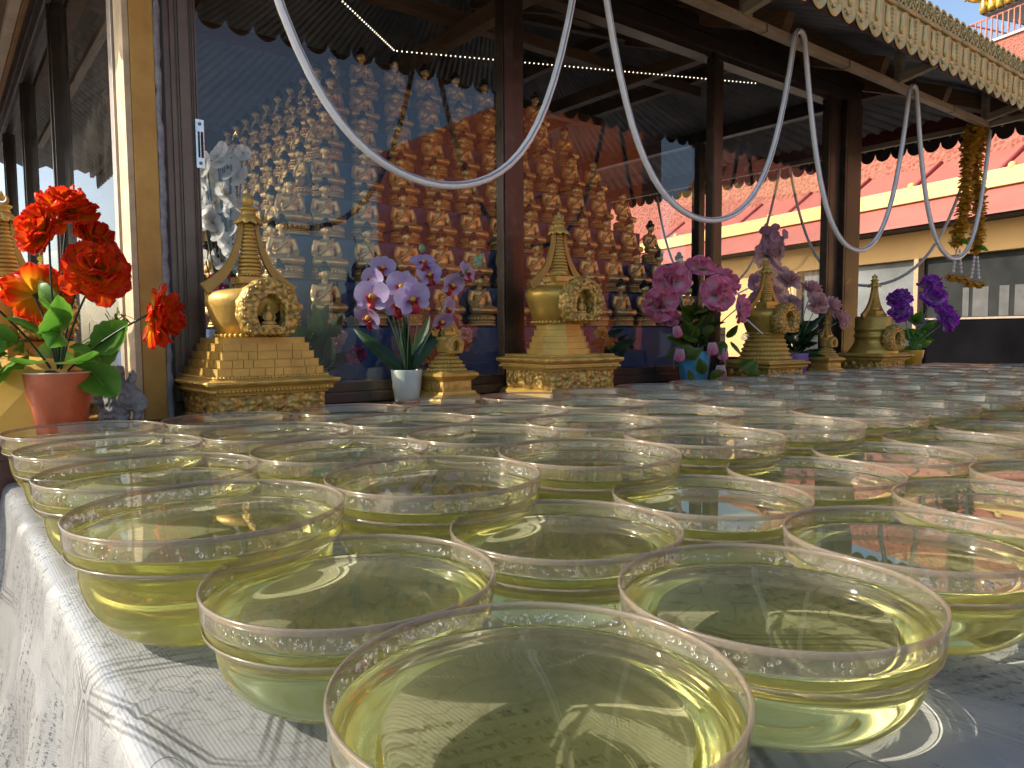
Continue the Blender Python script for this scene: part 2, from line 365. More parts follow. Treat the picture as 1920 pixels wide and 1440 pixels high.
# ------------------------------------------------------------------ ground and red wall behind
g = MB(); g.box(-60,60,-60,60,-0.95,-0.754); structure(g.build('ground', simple('mortar', (0.16,0.15,0.14), 0.9)))
pv = structure(put('pavement', mesh('pavement', [(-9,-9,-0.7535),(14,-9,-0.7535),(14,14,-0.7535),(-9,14,-0.7535)], [(0,1,2,3)]), simple('grout', (0.2,0.19,0.18), 0.9)))
tm = MB(); tm.box(0.003,0.597,0.003,0.597,-0.7525,-0.745); tm = tm.me('paver'); tm.materials.append(M_STONE)
for i in range(-4, 11):
    for j in range(-6, 6): put('paver', tm, None, pv, (i*0.6, j*0.6, 0))
rw = thing('red_wall', 'orange red tiled building wall mirrored in the shop windows', 'wall', (6.0,-1.9,-0.75))
M_RED = simple('red_tile', (0.50,0.11,0.035), 0.4, var=0.12, scale=2.0, bump=0.1)
b = MB(); b.box(0.014,0.3,-6.0,-0.01,0,4.0); b.build('wall_core', simple('dark_grout', (0.06,0.02,0.015), 0.8), rw)
tl = MB(); tl.box(0,0.012,-0.985,-0.006,0.006,1.324); tl = tl.me('panel'); tl.materials.append(M_RED)
for i in range(6):
    for j in range(3): put('panel', tl, None, rw, (0, -0.012-i*0.995, 0.004+j*1.332))

# ------------------------------------------------------------------ table and cloth
tb = thing('offering_table', 'long offering table hidden beneath a printed cloth', 'table', (2.1,0.73,-0.75))
b = MB(); b.box(-2.0,1.95,-0.66,0.66,0.715,0.742,None,0.003); b.build('table_top', M_BROWN, tb)
lm = MB(); lm.box(-.025,.025,-.025,.025,0.0,0.715,None,0.004); lm = lm.me('leg'); lm.materials.append(M_BROWN)
for x in (-1.9,-0.6,0.6,1.85):
    for y in (-.6,.6): put('leg', lm, None, tb, (x,y,0))
def make_cloth():
    # profile across the left edge: u runs over the top then down the side
    X0, Y0, Y1, X1 = 0.073, 0.045, 1.41, 4.1
    us = [0.82*(i/80.0)-0.70 for i in range(81)]
    us += [0.12+0.02*(i+1) for i in range(24)] + [0.6+0.25*(i+1) for i in range(14)]
    ny = 150; ys = [Y0+(Y1-Y0)*j/ny for j in range(ny+1)]
    verts = []; uv = []
    R = 0.016
    for j, y in enumerate(ys):
        for u in us:
            # folds: the crease ridges that run over the edge
            if u >= R*1.57-0.0:
                x, z, nx, nz = X0+R+(u-R*1.57), 0.0, 0.0, 1.0
            elif u >= 0:
                a = u/(R*1.57)*PI/2; x = X0+R-R*math.cos(a); z = -R+R*math.sin(a); nx, nz = -math.cos(a), math.sin(a)
            else:
                x, z, nx, nz = X0+0.10*u, -R+u, -1.0, 0.0
            d = 0.0
            hang = max(0.0, min(1.0, -u/0.12))
            d += hang*(0.010*math.sin(y*23+1.0+0.8*math.sin(u*9))+0.006*math.sin(y*51+u*14)+0.012*noise.noise((y*6, u*5, 1.3)))
            for (yc, k, w, sl) in ((0.335, 0.0040, 0.007, 0.12), (0.505, 0.0042, 0.006, -0.10), (0.80, 0.004, 0.008, 0.15), (1.10, 0.004, 0.008, 0.05)):
                q = (y-yc-sl*u)/w; fall = math.exp(-max(0.0, u-0.03)/0.035) if u > 0 else math.exp(u/0.16)
                d += k*math.exp(-q*q)*fall-0.6*k*math.exp(-(q+1.5)**2)*fall
            if u > 0.03: d = max(d, 0.0)*0.9
            wr = noise.noise((x*9, y*9, 7.0))*0.0012+noise.noise((x*30, y*30, 3.0))*0.0005
            if x < 0.19: d += max(0.0, wr)
            verts.append((x+nx*d, y, z+nz*d-0.001)); uv.append((u, y))
    n = len(us); faces = [(j*n+i, j*n+i+1, (j+1)*n+i+1, (j+1)*n+i) for j in range(ny) for i in range(n-1)]
    # front hanging edge
    me = mesh('tablecloth', verts, faces, True)
    ul = me.uv_layers.new(name='UVMap')
    for lp in me.loops: ul.data[lp.index].uv = uv[lp.vertex_index]
    return me
sun.cycles.is_caustics_light = True
tc = tag(put('tablecloth', make_cloth(), M_CLOTH), 'pale grey printed tablecloth with stamps and script, creased over the table edge', 'tablecloth'); tc.cycles.is_caustics_receiver = True
# ------------------------------------------------------------------ glass kiosk
YW = 1.72; XL = 0.335; XR = 3.34; YB = 4.7; ZH = 1.245
kb = thing('glass_kiosk', 'bronze aluminium glass kiosk with sliding windows around golden buddhas', 'kiosk', (XL, YW, -0.75))
def kpart(name, mb, mat, parent=None): 
    o = mb.build(name, mat, kb if parent is None else parent)
    if parent is None: o.location = (-XL, -YW, 0.75)
    return o
# plinth below the windows
b = MB(); b.box(XL+0.03, XR-0.02, YW+0.01, YB, -0.748, 0.052); kpart('plinth', b, simple('plinth_render', (0.10,0.045,0.035), 0.6))
b = MB(); b.box(XL+0.05, XR-0.05, YW+0.052, YB-0.03, 0.0525, 0.058); kpart('inner_floor', b, simple('inner_cloth', (0.012,0.02,0.05), 0.7))
# sill rail and header rail
def rail(x0, x1, z0, z1, yf=YW-0.022, yb=YW+0.05):
    b = MB(); b.box(x0, x1, yf, yb, z0, z1, None, 0.003)
    return b
b = rail(0.40, XR, 0.06, 0.088); b.box(0.401, XR-0.001, YW-0.012, YW+0.035, 0.087, 0.112, None, 0.002); kpart('sill_rail', b, M_ALU)
b = rail(0.40, XR+0.004, ZH, ZH+0.05); b.box(0.401, XR, YW-0.012, YW+0.04, ZH-0.02, ZH+0.002); b.box(0.401, XR, YW-0.024, YW+0.052, ZH+0.052, ZH+0.10); kpart('header_rail', b, M_ALU)
def upright(x0, x1, name='mullion', grooves=(), yf=YW-0.02, yb=YW+0.012, z0=0.089, z1=ZH-0.001):
    b = MB(); xs = [x0]+sorted(sum(([g_-0.0018, g_+0.0018] for g_ in grooves), []))+[x1]
    for i in range(0, len(xs)-1):
        inset = 0.004 if i % 2 else 0.0
        b.box(xs[i], xs[i+1], yf+inset, yb, z0, z1, None, 0.0012 if not i % 2 else 0)
    return kpart(name, b, M_ALU)
jamb = upright(0.402, 0.474, 'jamb', (0.419, 0.432, 0.436, 0.460, 0.465, 0.469)); jamb.data.materials[0] = M_JAMB
upright(1.303, 1.345, 'mullion', (1.309,)); upright(1.3465, 1.393, 'mullion', (), YW-0.004, YW+0.03)
upright(2.271, 2.300, 'mullion', (2.276,)); upright(2.3015, 2.350, 'mullion', (), YW-0.004, YW+0.03)
upright(3.075, 3.13, 'mullion', (3.09,)); upright(3.1315, 3.198, 'mullion', (3.15,), YW-0.008, YW+0.03); upright(3.20, 3.34, 'corner_post', (3.215,), YW-0.03, YW+0.08, 0.089, ZH-0.001)
# lock keeper on the jamb
b = MB(); b.box(0.4655,0.4835,YW-0.0235,YW-0.0205,0.594,0.699,None,0.001); lk = kpart('lock_plate', b, M_STEEL)
b = MB(); b.box(0.4700,0.4740,YW-0.0242,YW-0.0236,0.617,0.672); b.box(0.4760,0.4812,YW-0.0242,YW-0.0236,0.617,0.672); b.build('slot', M_DARK, lk)
for z in (0.605, 0.6885):
    b = MB(); b.lathe([(0.0,0.0),(0.0036,0.0),(0.0036,0.0012),(0.0026,0.0018),(0.0,0.0012)], 14, Matrix.Translation((0.4745,YW-0.0236,z)) @ Matrix.Rotation(PI/2,4,'X')); b.build('screw', simple('screw_steel',(0.2,0.2,0.2),0.4,0.7), lk)
# panes
def pane(x0, x1, y): 
    b = MB(); b.box(x0, x1, y, y+0.004, 0.11, ZH-0.018); return kpart('pane', b, M_GLASS)
def pane1(P, mat):
    o = kpart('pane', MB(), mat); return o
def sheet_pane(pts, mat):
    me = mesh('pane', pts, [(0,1,2,3)]); me.materials.append(mat)
    o = put('pane', me, None, kb, (-XL,-YW,0.75)); return o
for x0, x1, y in ((0.474,1.3035,YW), (1.3925,2.272,YW+0.022), (2.349,3.076,YW)):
    sheet_pane([(x0,y,0.111),(x1,y,0.111),(x1,y,ZH-0.02),(x0,y,ZH-0.02)], M_GLASS)
# left side: sill, header, uprights and panes running back
b = MB(); b.box(XL-0.025, XL+0.05, YW+0.02, YB, 0.06, 0.10, None, 0.003); kpart('sill_rail', b, M_ALU)
b = MB(); b.box(XL-0.025, XL+0.05, YW+0.02, YB, ZH, ZH+0.05, None, 0.003); b.box(XL-0.015, XL+0.04, YW+0.021, YB-0.001, ZH-0.022, ZH+0.001); b.box(XL-0.03, XL+0.055, YW+0.02, YB, ZH+0.052, ZH+0.11); kpart('header_rail', b, M_ALU)
b = MB(); b.box(XL-0.045, XL-0.012, YW+0.0, YB+0.3, ZH+0.115, ZH+0.155, None, 0.003); kpart('eave_strip', b, mat_wood('orange_strip', (0.33,0.16,0.045)))
for y in (2.62, 3.50, 4.40):
    b = MB(); b.box(XL-0.02, XL+0.03, y, y+0.035, 0.101, ZH-0.023, None, 0.002); b.box(XL-0.026, XL-0.021, y+0.01, y+0.026, 0.102, ZH-0.024); b.box(XL-0.004, XL+0.045, y+0.036, y+0.16, 0.101, ZH-0.023, None, 0.002); kpart('mullion', b, M_ALU)
b = MB(); b.box(XL-0.018, XL+0.01, YW+0.022, YW+0.06, 0.101, ZH-0.023, None, 0.002); b.box(XL-0.012, XL+0.016, YW+0.064, YW+0.09, 0.101, ZH-0.023, None, 0.002); kpart('jamb', b, simple('pale_aluminium', (0.42,0.36,0.30), 0.35, 0.5))
for y0, y1 in ((YW+0.092,2.619), (2.797,3.499), (3.70,4.399)):
    sheet_pane([(XL,y0,0.101),(XL,y1,0.101),(XL,y1,ZH-0.024),(XL,y0,ZH-0.024)], M_GLASS_L)
# right side glazing and solid back wall
for y in (2.55, 3.45):
    b = MB(); b.box(XR-0.05, XR, y, y+0.05, 0.10, ZH, None, 0.002); kpart('mullion', b, M_ALU)
b = MB(); b.box(XR-0.05, XR+0.003, YW+0.082, YB, 0.055, 0.10, None, 0.003); kpart('sill_rail', b, M_ALU)
b = MB(); b.box(XR-0.05, XR+0.003, YW+0.082, YB, ZH+0.001, ZH+0.06, None, 0.003); kpart('header_rail', b, M_ALU)
for y0, y1 in ((YW+0.082,2.549), (2.601,3.449), (3.501,YB-0.001)):
    sheet_pane([(XR-0.02,y0,0.101),(XR-0.02,y1,0.101),(XR-0.02,y1,ZH),(XR-0.02,y0,ZH)], M_GLASS)
b = MB(); b.box(XL+0.06, XR-0.06, YB-0.028, YB+0.06, 0.0, 1.9); kpart('back_wall', b, simple('back_wall_paint', (0.10,0.06,0.04), 0.7))
# ochre corner post with its grey sealant bead
op = thing('corner_post', 'ochre painted timber post with chipped paint at the kiosk corner', 'post', (0.355, 1.688, -0.75))
b = MB(); b.box(0.334-0.355, 0.3785-0.355, 1.652-1.688, 1.726-1.688, 0.002, 2.12, None, 0.002); b.build('shaft', M_OCHRE, op)
b = MB(); b.box(0.3215-0.355, 0.3335-0.355, 1.655-1.688, 1.735-1.688, 0.05, 2.12, None, 0.0015); b.build('edge_strip', simple('sunlit_cream', (0.62,0.47,0.28), 0.6, var=0.2, bump=0.3), op)  # left face of the post; sunlight put into its paler colour
sv = MB(); pts = []
rs = random.Random(3); zz = 0.76; path = []
while zz < 2.12: path.append((0.0295+rs.uniform(-.0015,.0015), -0.033, zz)); zz += 0.018
sv.tube(path, [0.0068+rs.uniform(-.0015,.0015) for _ in path], 8); sv.build('sealant_bead', M_SEAL, op)
b = MB(); b.box(0.0385, 0.0455, -0.02, 0.03, 0.76, 2.1); b.build('gap_strip', M_DARK, op)

# counter shelf that carries the stupas
sh = thing('counter_shelf', 'dark red wooden counter shelf under the golden stupas', 'shelf', (2.0,1.55,-0.75))
b = MB(); b.box(-2.1,2.2,-0.135,0.146,0.785,0.809,None,0.003); b.build('shelf_board', M_SHELF, sh)
b = MB(); b.box(-2.1,-1.70,0.147,2.4,0.785,0.809,None,0.003); b.build('shelf_board', M_SHELF, sh)
b = MB(); b.box(-2.08,2.18,-0.12,-0.10,0.1,0.784); b.build('shelf_apron', M_SHELF, sh)
b = MB()
for x in (-2.05,-0.7,0.7,2.1): b.box(x-.02,x+.02,-.06,-.02,0.001,0.784)
b.build('bracket', M_SHELF, sh)

# ------------------------------------------------------------------ awning roof
ZE = 1.24                                                   # height of the sheet at the front eave
RX0, RX1, RY0, RYR, ZR = -0.15, 4.02, 1.15, 3.2, 2.02        # hip roof: eave rectangle and ridge
rf = thing('awning_roof', 'corrugated metal awning roof on steel frame above the kiosk', 'roof', (RX0, RY0, -0.75))
def rpart(name, mb, mat): o = mb.build(name, mat, rf); o.location = (-RX0, -RY0, 0.75); return o
RY1 = 2*RYR-RY0; HX = RYR-RY0
def roof_sheet(A, B, C, D, n, amp=0.011):
    """corrugated slope: A-B eave, D-C ridge; waves run from eave to ridge"""
    A, B, C, D = map(Vector, (A, B, C, D)); v = []; f = []
    nrm = (B-A).cross(D-A).normalized()
    for i in range(n+1):
        s = i/n; p = A.lerp(B, s); q = D.lerp(C, s); o = nrm*(amp*math.cos(i*PI/2.0))
        v += [p+o, q+o]
    for i in range(n): f.append((2*i, 2*i+2, 2*i+3, 2*i+1))
    b = MB(); b.add(v, f, True); return b
RL, RR = (RX0+HX*0.75, RYR, ZR), (RX1-HX*0.75, RYR, ZR)
c00, c10, c11, c01 = (RX0,RY0,ZE), (RX1,RY0,ZE), (RX1,RY1,ZE), (RX0,RY1,ZE)
rpart('roof_sheet', roof_sheet(c00, c10, RR, RL, 208), M_SHEET)
rpart('roof_sheet', roof_sheet(c10, c11, RR, RR, 216), M_SHEET)
rpart('roof_sheet', roof_sheet(c11, c01, RL, RR, 208), M_SHEET)
rpart('roof_sheet', roof_sheet(c01, c00, RL, RL, 216), M_SHEET)
def bar(P, Q, w, h, name, mat, roll=None):
    P, Q = Vector(P), Vector(Q); d = (Q-P); L = d.length; x = d.normalized()
    y = Vector((0,0,1)).cross(x)
    y = y.normalized() if y.length > 1e-4 else Vector((0,1,0)); z = x.cross(y)
    M = Matrix((x, y, z)).transposed().to_4x4(); M.translation = P
    b = MB(); b.box(0, L, -w/2, w/2, -h/2, h/2, M, 0.002); return rpart(name, b, mat)
# purlins along the front slope and rafters under it
def zs(y): return ZE+(ZR-ZE)*(y-RY0)/(RYR-RY0)
for y in (1.62, 1.95, 2.35, 2.8): bar((RX0+(y-RY0)*0.75+0.02, y, zs(y)-0.05), (RX1-(y-RY0)*0.75-0.02, y, zs(y)-0.05), 0.05, 0.06, 'purlin', M_BROWN)
for x in (0.9, 1.55, 2.2, 2.85, 3.4):
    yt = min(3.1, RY0+(min(x-RX0, RX1-x)/0.75)-0.05); bar((x, 1.36, zs(1.36)-0.10), (x, yt, zs(yt)-0.10), 0.045, 0.06, 'rafter', M_BROWN)
for (xe, xr) in ((RX0, RL[0]), (RX1, RR[0])): bar((xe+(0.02 if xe < 1 else -0.02), RY0+0.02, ZE-0.06), (xr, RYR, ZR-0.08), 0.05, 0.06, 'hip_rafter', M_BROWN)
for k in (0.25, 0.5, 0.75):
    for (xe, sg) in ((RX0, 1), (RX1, -1)):
        bar((xe+sg*HX*0.75*k, RY0+HX*k+0.02, ZE+(ZR-ZE)*k-0.05), (xe+sg*HX*0.75*k, RY1-HX*k-0.02, ZE+(ZR-ZE)*k-0.05), 0.05, 0.06, 'purlin', M_BROWN)
# horizontal tie beams under the ceiling
for x in (0.75, 1.7, 2.65): bar((x, 1.80, 1.42), (x, 4.4, 1.42), 0.05, 0.06, 'tie_beam', M_BROWN)
for y in (1.88, 2.5, 3.2): bar((0.45, y, 1.475), (3.2, y, 1.475), 0.05, 0.05, 'tie_beam', M_BROWN)
# cream steel eave frame where the tube hangs
YBm, XBm, ZBm = 1.355, 3.81, 1.160
bar((0.20, YBm, ZBm), (XBm+0.012, YBm, ZBm), 0.028, 0.025, 'eave_beam', M_CREAM)
bar((XBm, YBm+0.016, ZBm), (XBm, 4.3, ZBm), 0.026, 0.025, 'eave_beam', M_CREAM)
bar((0.22, YBm+0.016, ZBm), (0.22, 4.3, ZBm), 0.026, 0.025, 'eave_beam', M_CREAM)
for x in (0.35, 0.95, 1.62, 2.05, 2.55, 3.05, 3.42):
    b = MB(); b.box(x-0.0025, x+0.0025, YBm-0.0155, YBm+0.0155, ZBm-0.0135, ZBm+0.0135); rpart('weld_seam', b, simple('weld', (0.12,0.08,0.05), 0.7))
for x in (0.9, 1.96, 2.95, 3.79):
    b = MB(); b.box(x-0.018, x+0.018, YBm-0.012, YBm+0.012, ZBm+0.0135, zs(YBm)-0.02, None, 0.002); rpart('hanger', b, M_CREAM)
    bar((x-0.03, YBm-0.015, ZBm+0.018), (x-0.03, RY0+0.03, ZBm+0.05), 0.026, 0.03, 'bracket', M_CREAM)
bar((XBm, YBm-0.016, ZBm), (XBm, RY0-0.005, ZBm+0.008), 0.024, 0.024, 'bracket', M_CREAM)
# maroon fascia boards inside the valance
bar((RX0-0.01, 1.163, 1.25), (RX1+0.01, 1.163, 1.25), 0.02, 0.10, 'fascia_board', M_MAROON)
bar((RX0, 1.205, 1.207), (RX1, 1.205, 1.207), 0.06, 0.014, 'soffit_board', M_MAROON)
bar((RX1-0.012, 1.176, 1.25), (RX1-0.012, 5.2, 1.25), 0.02, 0.10, 'fascia_board', M_MAROON)
bar((RX1-0.05, 1.24, 1.24), (RX1-0.05, 5.2, 1.24), 0.02, 0.07, 'soffit_board', M_MAROON)
bar((RX0+0.012, 1.176, 1.25), (RX0+0.012, 5.2, 1.25), 0.02, 0.10, 'fascia_board', M_MAROON)

# ------------------------------------------------------------------ gilded valance
def valance_panel(w=0.163, h=0.205):
    """embossed sheet: two scalloped lobes, raised rims, beads, a hanging bud; faces -Y"""
    b = MB(); n = 26; m = 30
    def low(u):                       # lower outline, two round lobes per panel
        q = (u*2) % 1.0; return 0.048*math.sqrt(max(0, 1-(2*q-1)**2))
    ridge = 0.62
    verts = []; 
    for i in range(n+1):
        u = i/n; zb = -low(min(max(u, 1e-4), 1-1e-4))+0.048
        for j in range(m+1):
            t = j/m; z = zb+(h*ridge-zb)*t; x = (u-0.5)*w
            q = (u*2) % 1.0; e = min(q, 1-q)*0.5*w; ez = math.hypot(max(0, (0.5-min(q,1-q))*0.0), z-zb)
            ex = 0.0
            edge = min(e, (z-zb)+0.0005)
            y = -0.008*math.exp(-((edge-0.0050)/0.0032)**2)-0.004*math.exp(-((edge-0.0125)/0.002)**2)
            verts.append((x, y, z))
    faces = [(i*(m+1)+j, (i+1)*(m+1)+j, (i+1)*(m+1)+j+1, i*(m+1)+j+1) for i in range(n) for j in range(m)]
    b.add(verts, faces, True)
    # bead columns and studs
    for k in range(6): b.ball((w*0.5-0.012, -0.004, 0.045+k*0.013), 0.0055, 0.004, 0.0055, 8, 5)
    for x in (-w*0.25, w*0.25): b.ball((x, -0.004, 0.028), 0.009, 0.005, 0.007, 8, 5); b.ball((x-0.016, -0.003, 0.036), 0.005, 0.004, 0.005, 6, 4); b.ball((x+0.016, -0.003, 0.036), 0.005, 0.004, 0.005, 6, 4)
    b.ball((0, -0.004, 0.040), 0.008, 0.006, 0.008, 8, 5)
    for x in (-0.028, 0.035): b.lathe([(0.0,-0.024),(0.010,-0.019),(0.014,-0.008),(0.010,0.006),(0.007,0.04)], 10, Matrix.Translation((x,-0.003,0.072)) @ Matrix.Scale(0.55,4,(0,1,0)))
    # moulded ridge
    b.tube([(-w/2, -0.006, h*ridge), (w/2, -0.006, h*ridge)], 0.0065, 8); b.tube([(-w/2, -0.003, h*ridge+0.010), (w/2, -0.003, h*ridge+0.010)], 0.004, 6)
    # crest of scrolls
    for k in range(3):
        cx = -w/2+w*(k+0.5)/3; r = w/6*1.02; zc = h*ridge+0.014+r*0.95
        b.add([(cx+r*math.cos(a*PI/10), 0, zc+r*1.15*math.sin(a*PI/10)) for a in range(20)], [tuple(range(20))[::-1]])
        b.tube([(cx+r*0.93*math.cos(a*PI/10), -0.003, zc+r*1.07*math.sin(a*PI/10)) for a in range(21)], 0.0045, 6, False)
        b.tube([(cx+r*0.55*(1-a/22)*math.cos(a*PI/6), -0.004, zc+r*0.62*(1-a/22)*math.sin(a*PI/6)) for a in range(15)], 0.0042, 6)
        b.ball((cx+r*0.1, -0.006, zc), 0.006, 0.005, 0.006, 8, 5)
        for s_ in (-1, 1): b.ball((cx+s_*r*0.62, -0.004, zc-r*0.55), 0.005, 0.004, 0.005, 6, 4)
    me = b.me('panel'); me.materials.append(M_VAL); return me
VP = valance_panel()
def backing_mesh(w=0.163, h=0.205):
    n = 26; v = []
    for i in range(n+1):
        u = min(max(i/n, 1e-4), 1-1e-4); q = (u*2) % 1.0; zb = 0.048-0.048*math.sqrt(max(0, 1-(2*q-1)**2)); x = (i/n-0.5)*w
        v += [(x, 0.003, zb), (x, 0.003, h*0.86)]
    me = mesh('backing', v, [(2*i, 2*i+1, 2*i+3, 2*i+2) for i in range(n)]); me.materials.append(simple('bare_metal_backlit', (0.05,0.04,0.035), 0.7)); return me  # bare metal back, with the backlit shade put into its dark colour
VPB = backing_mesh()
def valance(label, x, y, rz, n):
    t = thing('valance', label, 'valance', (x, y, 1.132), rz, 'gilded valances round the awning')
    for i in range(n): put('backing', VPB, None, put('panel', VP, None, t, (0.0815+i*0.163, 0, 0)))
    return t
valance('gilded scalloped valance along the front edge of the awning', RX0-0.02, 1.142, 0, 26)
valance('gilded scalloped valance along the right end of the awning, seen from behind', RX1+0.012, 1.15, PI/2, 25)
valance('gilded scalloped valance along the left end of the awning', RX0-0.015, 5.2, -PI/2, 25)
M_BOWL = mat_bowl(); M_WATER = mat_water('yellow_water', 0.24, 0.02, (0.86,0.81,0.32,1))
def bowl_profile(R, H):
    """outer profile from base centre to rim, and inner profile from rim to base centre"""
    th = 0.0026
    col = H-0.25*R; rb = 0.46*R; rs = 0.905*R
    out = [(0.0, 0.0004), (rb*0.90, 0.0004), (rb*0.96, 0.0006), (rb, 0.0012)]
    for i in range(1, 13):
        a = i/12*PI/2
        out.append((rb+(rs-rb)*math.sin(a)**0.95, 0.0012+(col-0.010-0.0012)*(1-math.cos(a))**0.96))
    out += [(rs+0.0008, col-0.006), (rs+0.003, col-0.0022), (0.962*R, col), (0.972*R, col+0.002), (0.978*R, col+0.012), (0.992*R, H-0.004), (0.997*R, H-0.0012), (0.992*R, H)]
    inn = [(0.992*R-th*0.8, H), (0.992*R-th*1.15, H-0.0015), (0.978*R-th, col+0.012), (0.968*R-th, col+0.003), (rs+0.002-th*0.2, col-0.003), (rs-th, col-0.010)]
    for i in range(11, -1, -1):
        a = i/12*PI/2
        inn.append((rb+(rs-rb)*math.sin(a)**0.95-th*(1 if i else 0.6), 0.0012+th+(col-0.010-0.0012-th)*(1-math.cos(a))**0.96))
    inn.append((0.0, 0.0065))
    return out, inn
M_RIM = mat_rim(); M_DROP = mat_drop()
def bowl_meshes(R, H, n=72):
    out, inn = bowl_profile(R, H)
    wl = H-0.148*R; cw = [q for q in out[:-2] if q[1] > wl+0.0015]; b = MB(); b.lathe([(0.9815*R, wl+0.0002)]+cw, 96); bm = b.me('bowl')
    col = H-0.25*R; rs = 0.905*R
    r = MB(); r.lathe([(0.9905*R, H-0.0042), (0.9935*R, H-0.0032), (0.9945*R, H-0.001), (0.991*R, H+0.0001), (0.988*R-0.0012, H+0.0002), (0.9855*R-0.0016, H-0.001), (0.9855*R-0.0014, H-0.0034), (0.9895*R-0.0008, H-0.0042)], n); rim = r.me('rim')
    q = MB(); q.lathe([(rs+0.0022, col-0.0040), (0.955*R, col-0.0012), (0.9745*R, col+0.0004), (0.975*R, col+0.0026), (0.968*R, col+0.0022), (0.95*R, col+0.0006)], n); step = q.me('step_ring')
    wl = H-0.148*R; g = 0.0009; rb = 0.46*R
    prof = [(0.0, 0.0012), (rb*0.5, 0.0012), (rb*0.85, 0.0012), (rb*0.93, 0.00135), (rb*0.975, 0.0017)]
    for i in range(1, 31):
        a = i/30*PI/2; c = math.cos(a); si = math.sin(a)
        prof.append((rb+(rs-rb)*si**0.95-g*si, 0.0012+(col-0.010-0.0012)*(1-c)**0.96+g*c))
    prof += [(rs+0.0008-g, col-0.006), (rs+0.0016-g, col-0.0035), (rs+0.004-g, col-0.0012), (0.945*R-g, col+0.0008), (0.962*R-g, col+0.0022), (0.972*R-g, col+0.0042), (0.977*R-g, col+0.012)]
    prof = [q for q in prof if q[1] < wl-0.0018]
    rw = prof[-1][0]+0.0004
    prof += [(rw, wl-0.0012), (rw+0.0001, wl+0.0011), (rw-0.0012, wl+0.00045), (rw-0.003, wl+0.00008), (rw-0.006, wl), (rw*0.5, wl), (0, wl)]
    w = MB(); w.lathe(prof, 144)
    return bm, w.me('liquid'), rim, step
def drop_mesh(R, H, seed, count):
    """condensation beads and runs on the inside and outside of the collar"""
    r2 = random.Random(seed); d = MB(); a0 = r2.uniform(0, 6.28)
    for k in range(count):
        a = a0+r2.gauss(0, 0.9) if k % 3 else r2.uniform(0, 6.28)
        z = H-0.006-abs(r2.gauss(0, 0.35))*0.125*R; r = r2.choice((0.0006,0.0007,0.0008,0.0010,0.0013))
        if z < H-0.14*R: continue
        rr = 0.985*R-0.0014; p = (rr*math.cos(a), rr*math.sin(a), z)
        M = Matrix.Translation(p) @ Matrix.Rotation(a, 4, 'Z') @ Matrix.Diagonal((0.55, 1, r2.choice((1,1.1,1.6)), 1)); d.ball((0,0,0), r, r, r, 6, 5, M)
    return d.me('droplets')
B_SM = bowl_meshes(0.0945, 0.075); B_LG = bowl_meshes(0.1055, 0.095)
for m in (B_SM[0], B_LG[0]): m.materials.append(M_BOWL)
for m in (B_SM[1], B_LG[1]):
    m.materials.append(M_WATER); zt = max(v.co.z for v in m.vertices)-0.002
    at_ = m.attributes.new('wall', 'FLOAT', 'FACE'); at_.data.foreach_set('value', [0.0 if p.center.z > zt else 1.0 for p in m.polygons])
for m in (B_SM[2], B_LG[2], B_SM[3], B_LG[3]): m.materials.append(M_RIM)
DROPS = [[drop_mesh(*q, 40+i, 260) for i in range(3)] for q in ((0.0945,0.075),(0.1055,0.095))]
for q in DROPS:
    for m in q: m.materials.append(M_DROP)
ORD = ['first','second','third','fourth','fifth','sixth','seventh','eighth','ninth','tenth','eleventh','twelfth','thirteenth','fourteenth','fifteenth','sixteenth','seventeenth','eighteenth','nineteenth','twentieth']
rnd = random.Random(5)
bowls = {}
def place_bowl(kind, row, col, x, y):
    bm, wm, rm, sm = (B_SM, B_LG)[kind]
    o = put('water_bowl', bm, None, None, (x, y, 0.0015), (0, 0, rnd.uniform(0, 6.28)))
    size = 'small' if kind == 0 else 'large'
    tag(o, '%s clear plastic bowl of yellow water, %s row from front, %s from the left end' % (size, ORD[row], ORD[col]), 'bowl', 'offering bowls in rows')
    w = put('liquid', wm, None, o); w.cycles.is_caustics_caster = True; w.scale = (1, 1, rnd.uniform(0.968, 1.0))
    put('rim', rm, None, o); put('step_ring', sm, None, o)
    if col < 7 and row < 5: stuff(put('droplets', DROPS[kind][(row+col) % 3], None, o))
    bowls[(row, col)] = o
    return o
for j in range(2):
    for i in range(18):
        place_bowl(0, j, i, 0.2078+i*0.18804+rnd.uniform(-.002,.002)*(i > 2), 0.24845+j*0.1878+rnd.uniform(-.002,.002)*(i > 2))
NROW_L = 4
for j in range(NROW_L):
    for i in range(16 if j < 3 else 15):
        place_bowl(1, j+2, i, 0.16845+i*0.20983+rnd.uniform(-.002,.002)*(i > 3), 0.60782+j*0.20805+rnd.uniform(-.002,.002)*(i > 3))
# ------------------------------------------------------------------ stupas
def relief_face(b, a, z0, z1, seed, amp=0.0085, nx=64, nz=16, M=None):
    """four carved sides of a square plinth, bulging figures and scrolls"""
    for s in range(4):
        Ms = Matrix.Rotation(s*PI/2, 4, 'Z'); v = []
        for i in range(nx+1):
            for j in range(nz+1):
                u = i/nx; t = j/nz; x = (u-0.5)*2*a; z = z0+(z1-z0)*t
                fr = min(1.0, min(u, 1-u)*nx/2.0)*min(1.0, min(t, 1-t)*nz/1.6)
                p = (x*95+seed*9+s*31, z*95, seed)
                h = max(0.0, noise.noise(p))*1.5+0.7*abs(noise.noise((p[0]*2.1, p[1]*2.1, 4.0)))
                fig = 0.7*math.exp(-(((u*5) % 1-0.5)/0.2)**2)*math.exp(-((t-0.5)/0.33)**2)
                v.append((x, -a-amp*fr*(0.6*h+fig), z))
        n = nz+1; f = [(i*n+j, (i+1)*n+j, (i+1)*n+j+1, i*n+j+1) for i in range(nx) for j in range(nz)]
        b.add(v, f, True, Ms if M is None else M @ Ms)
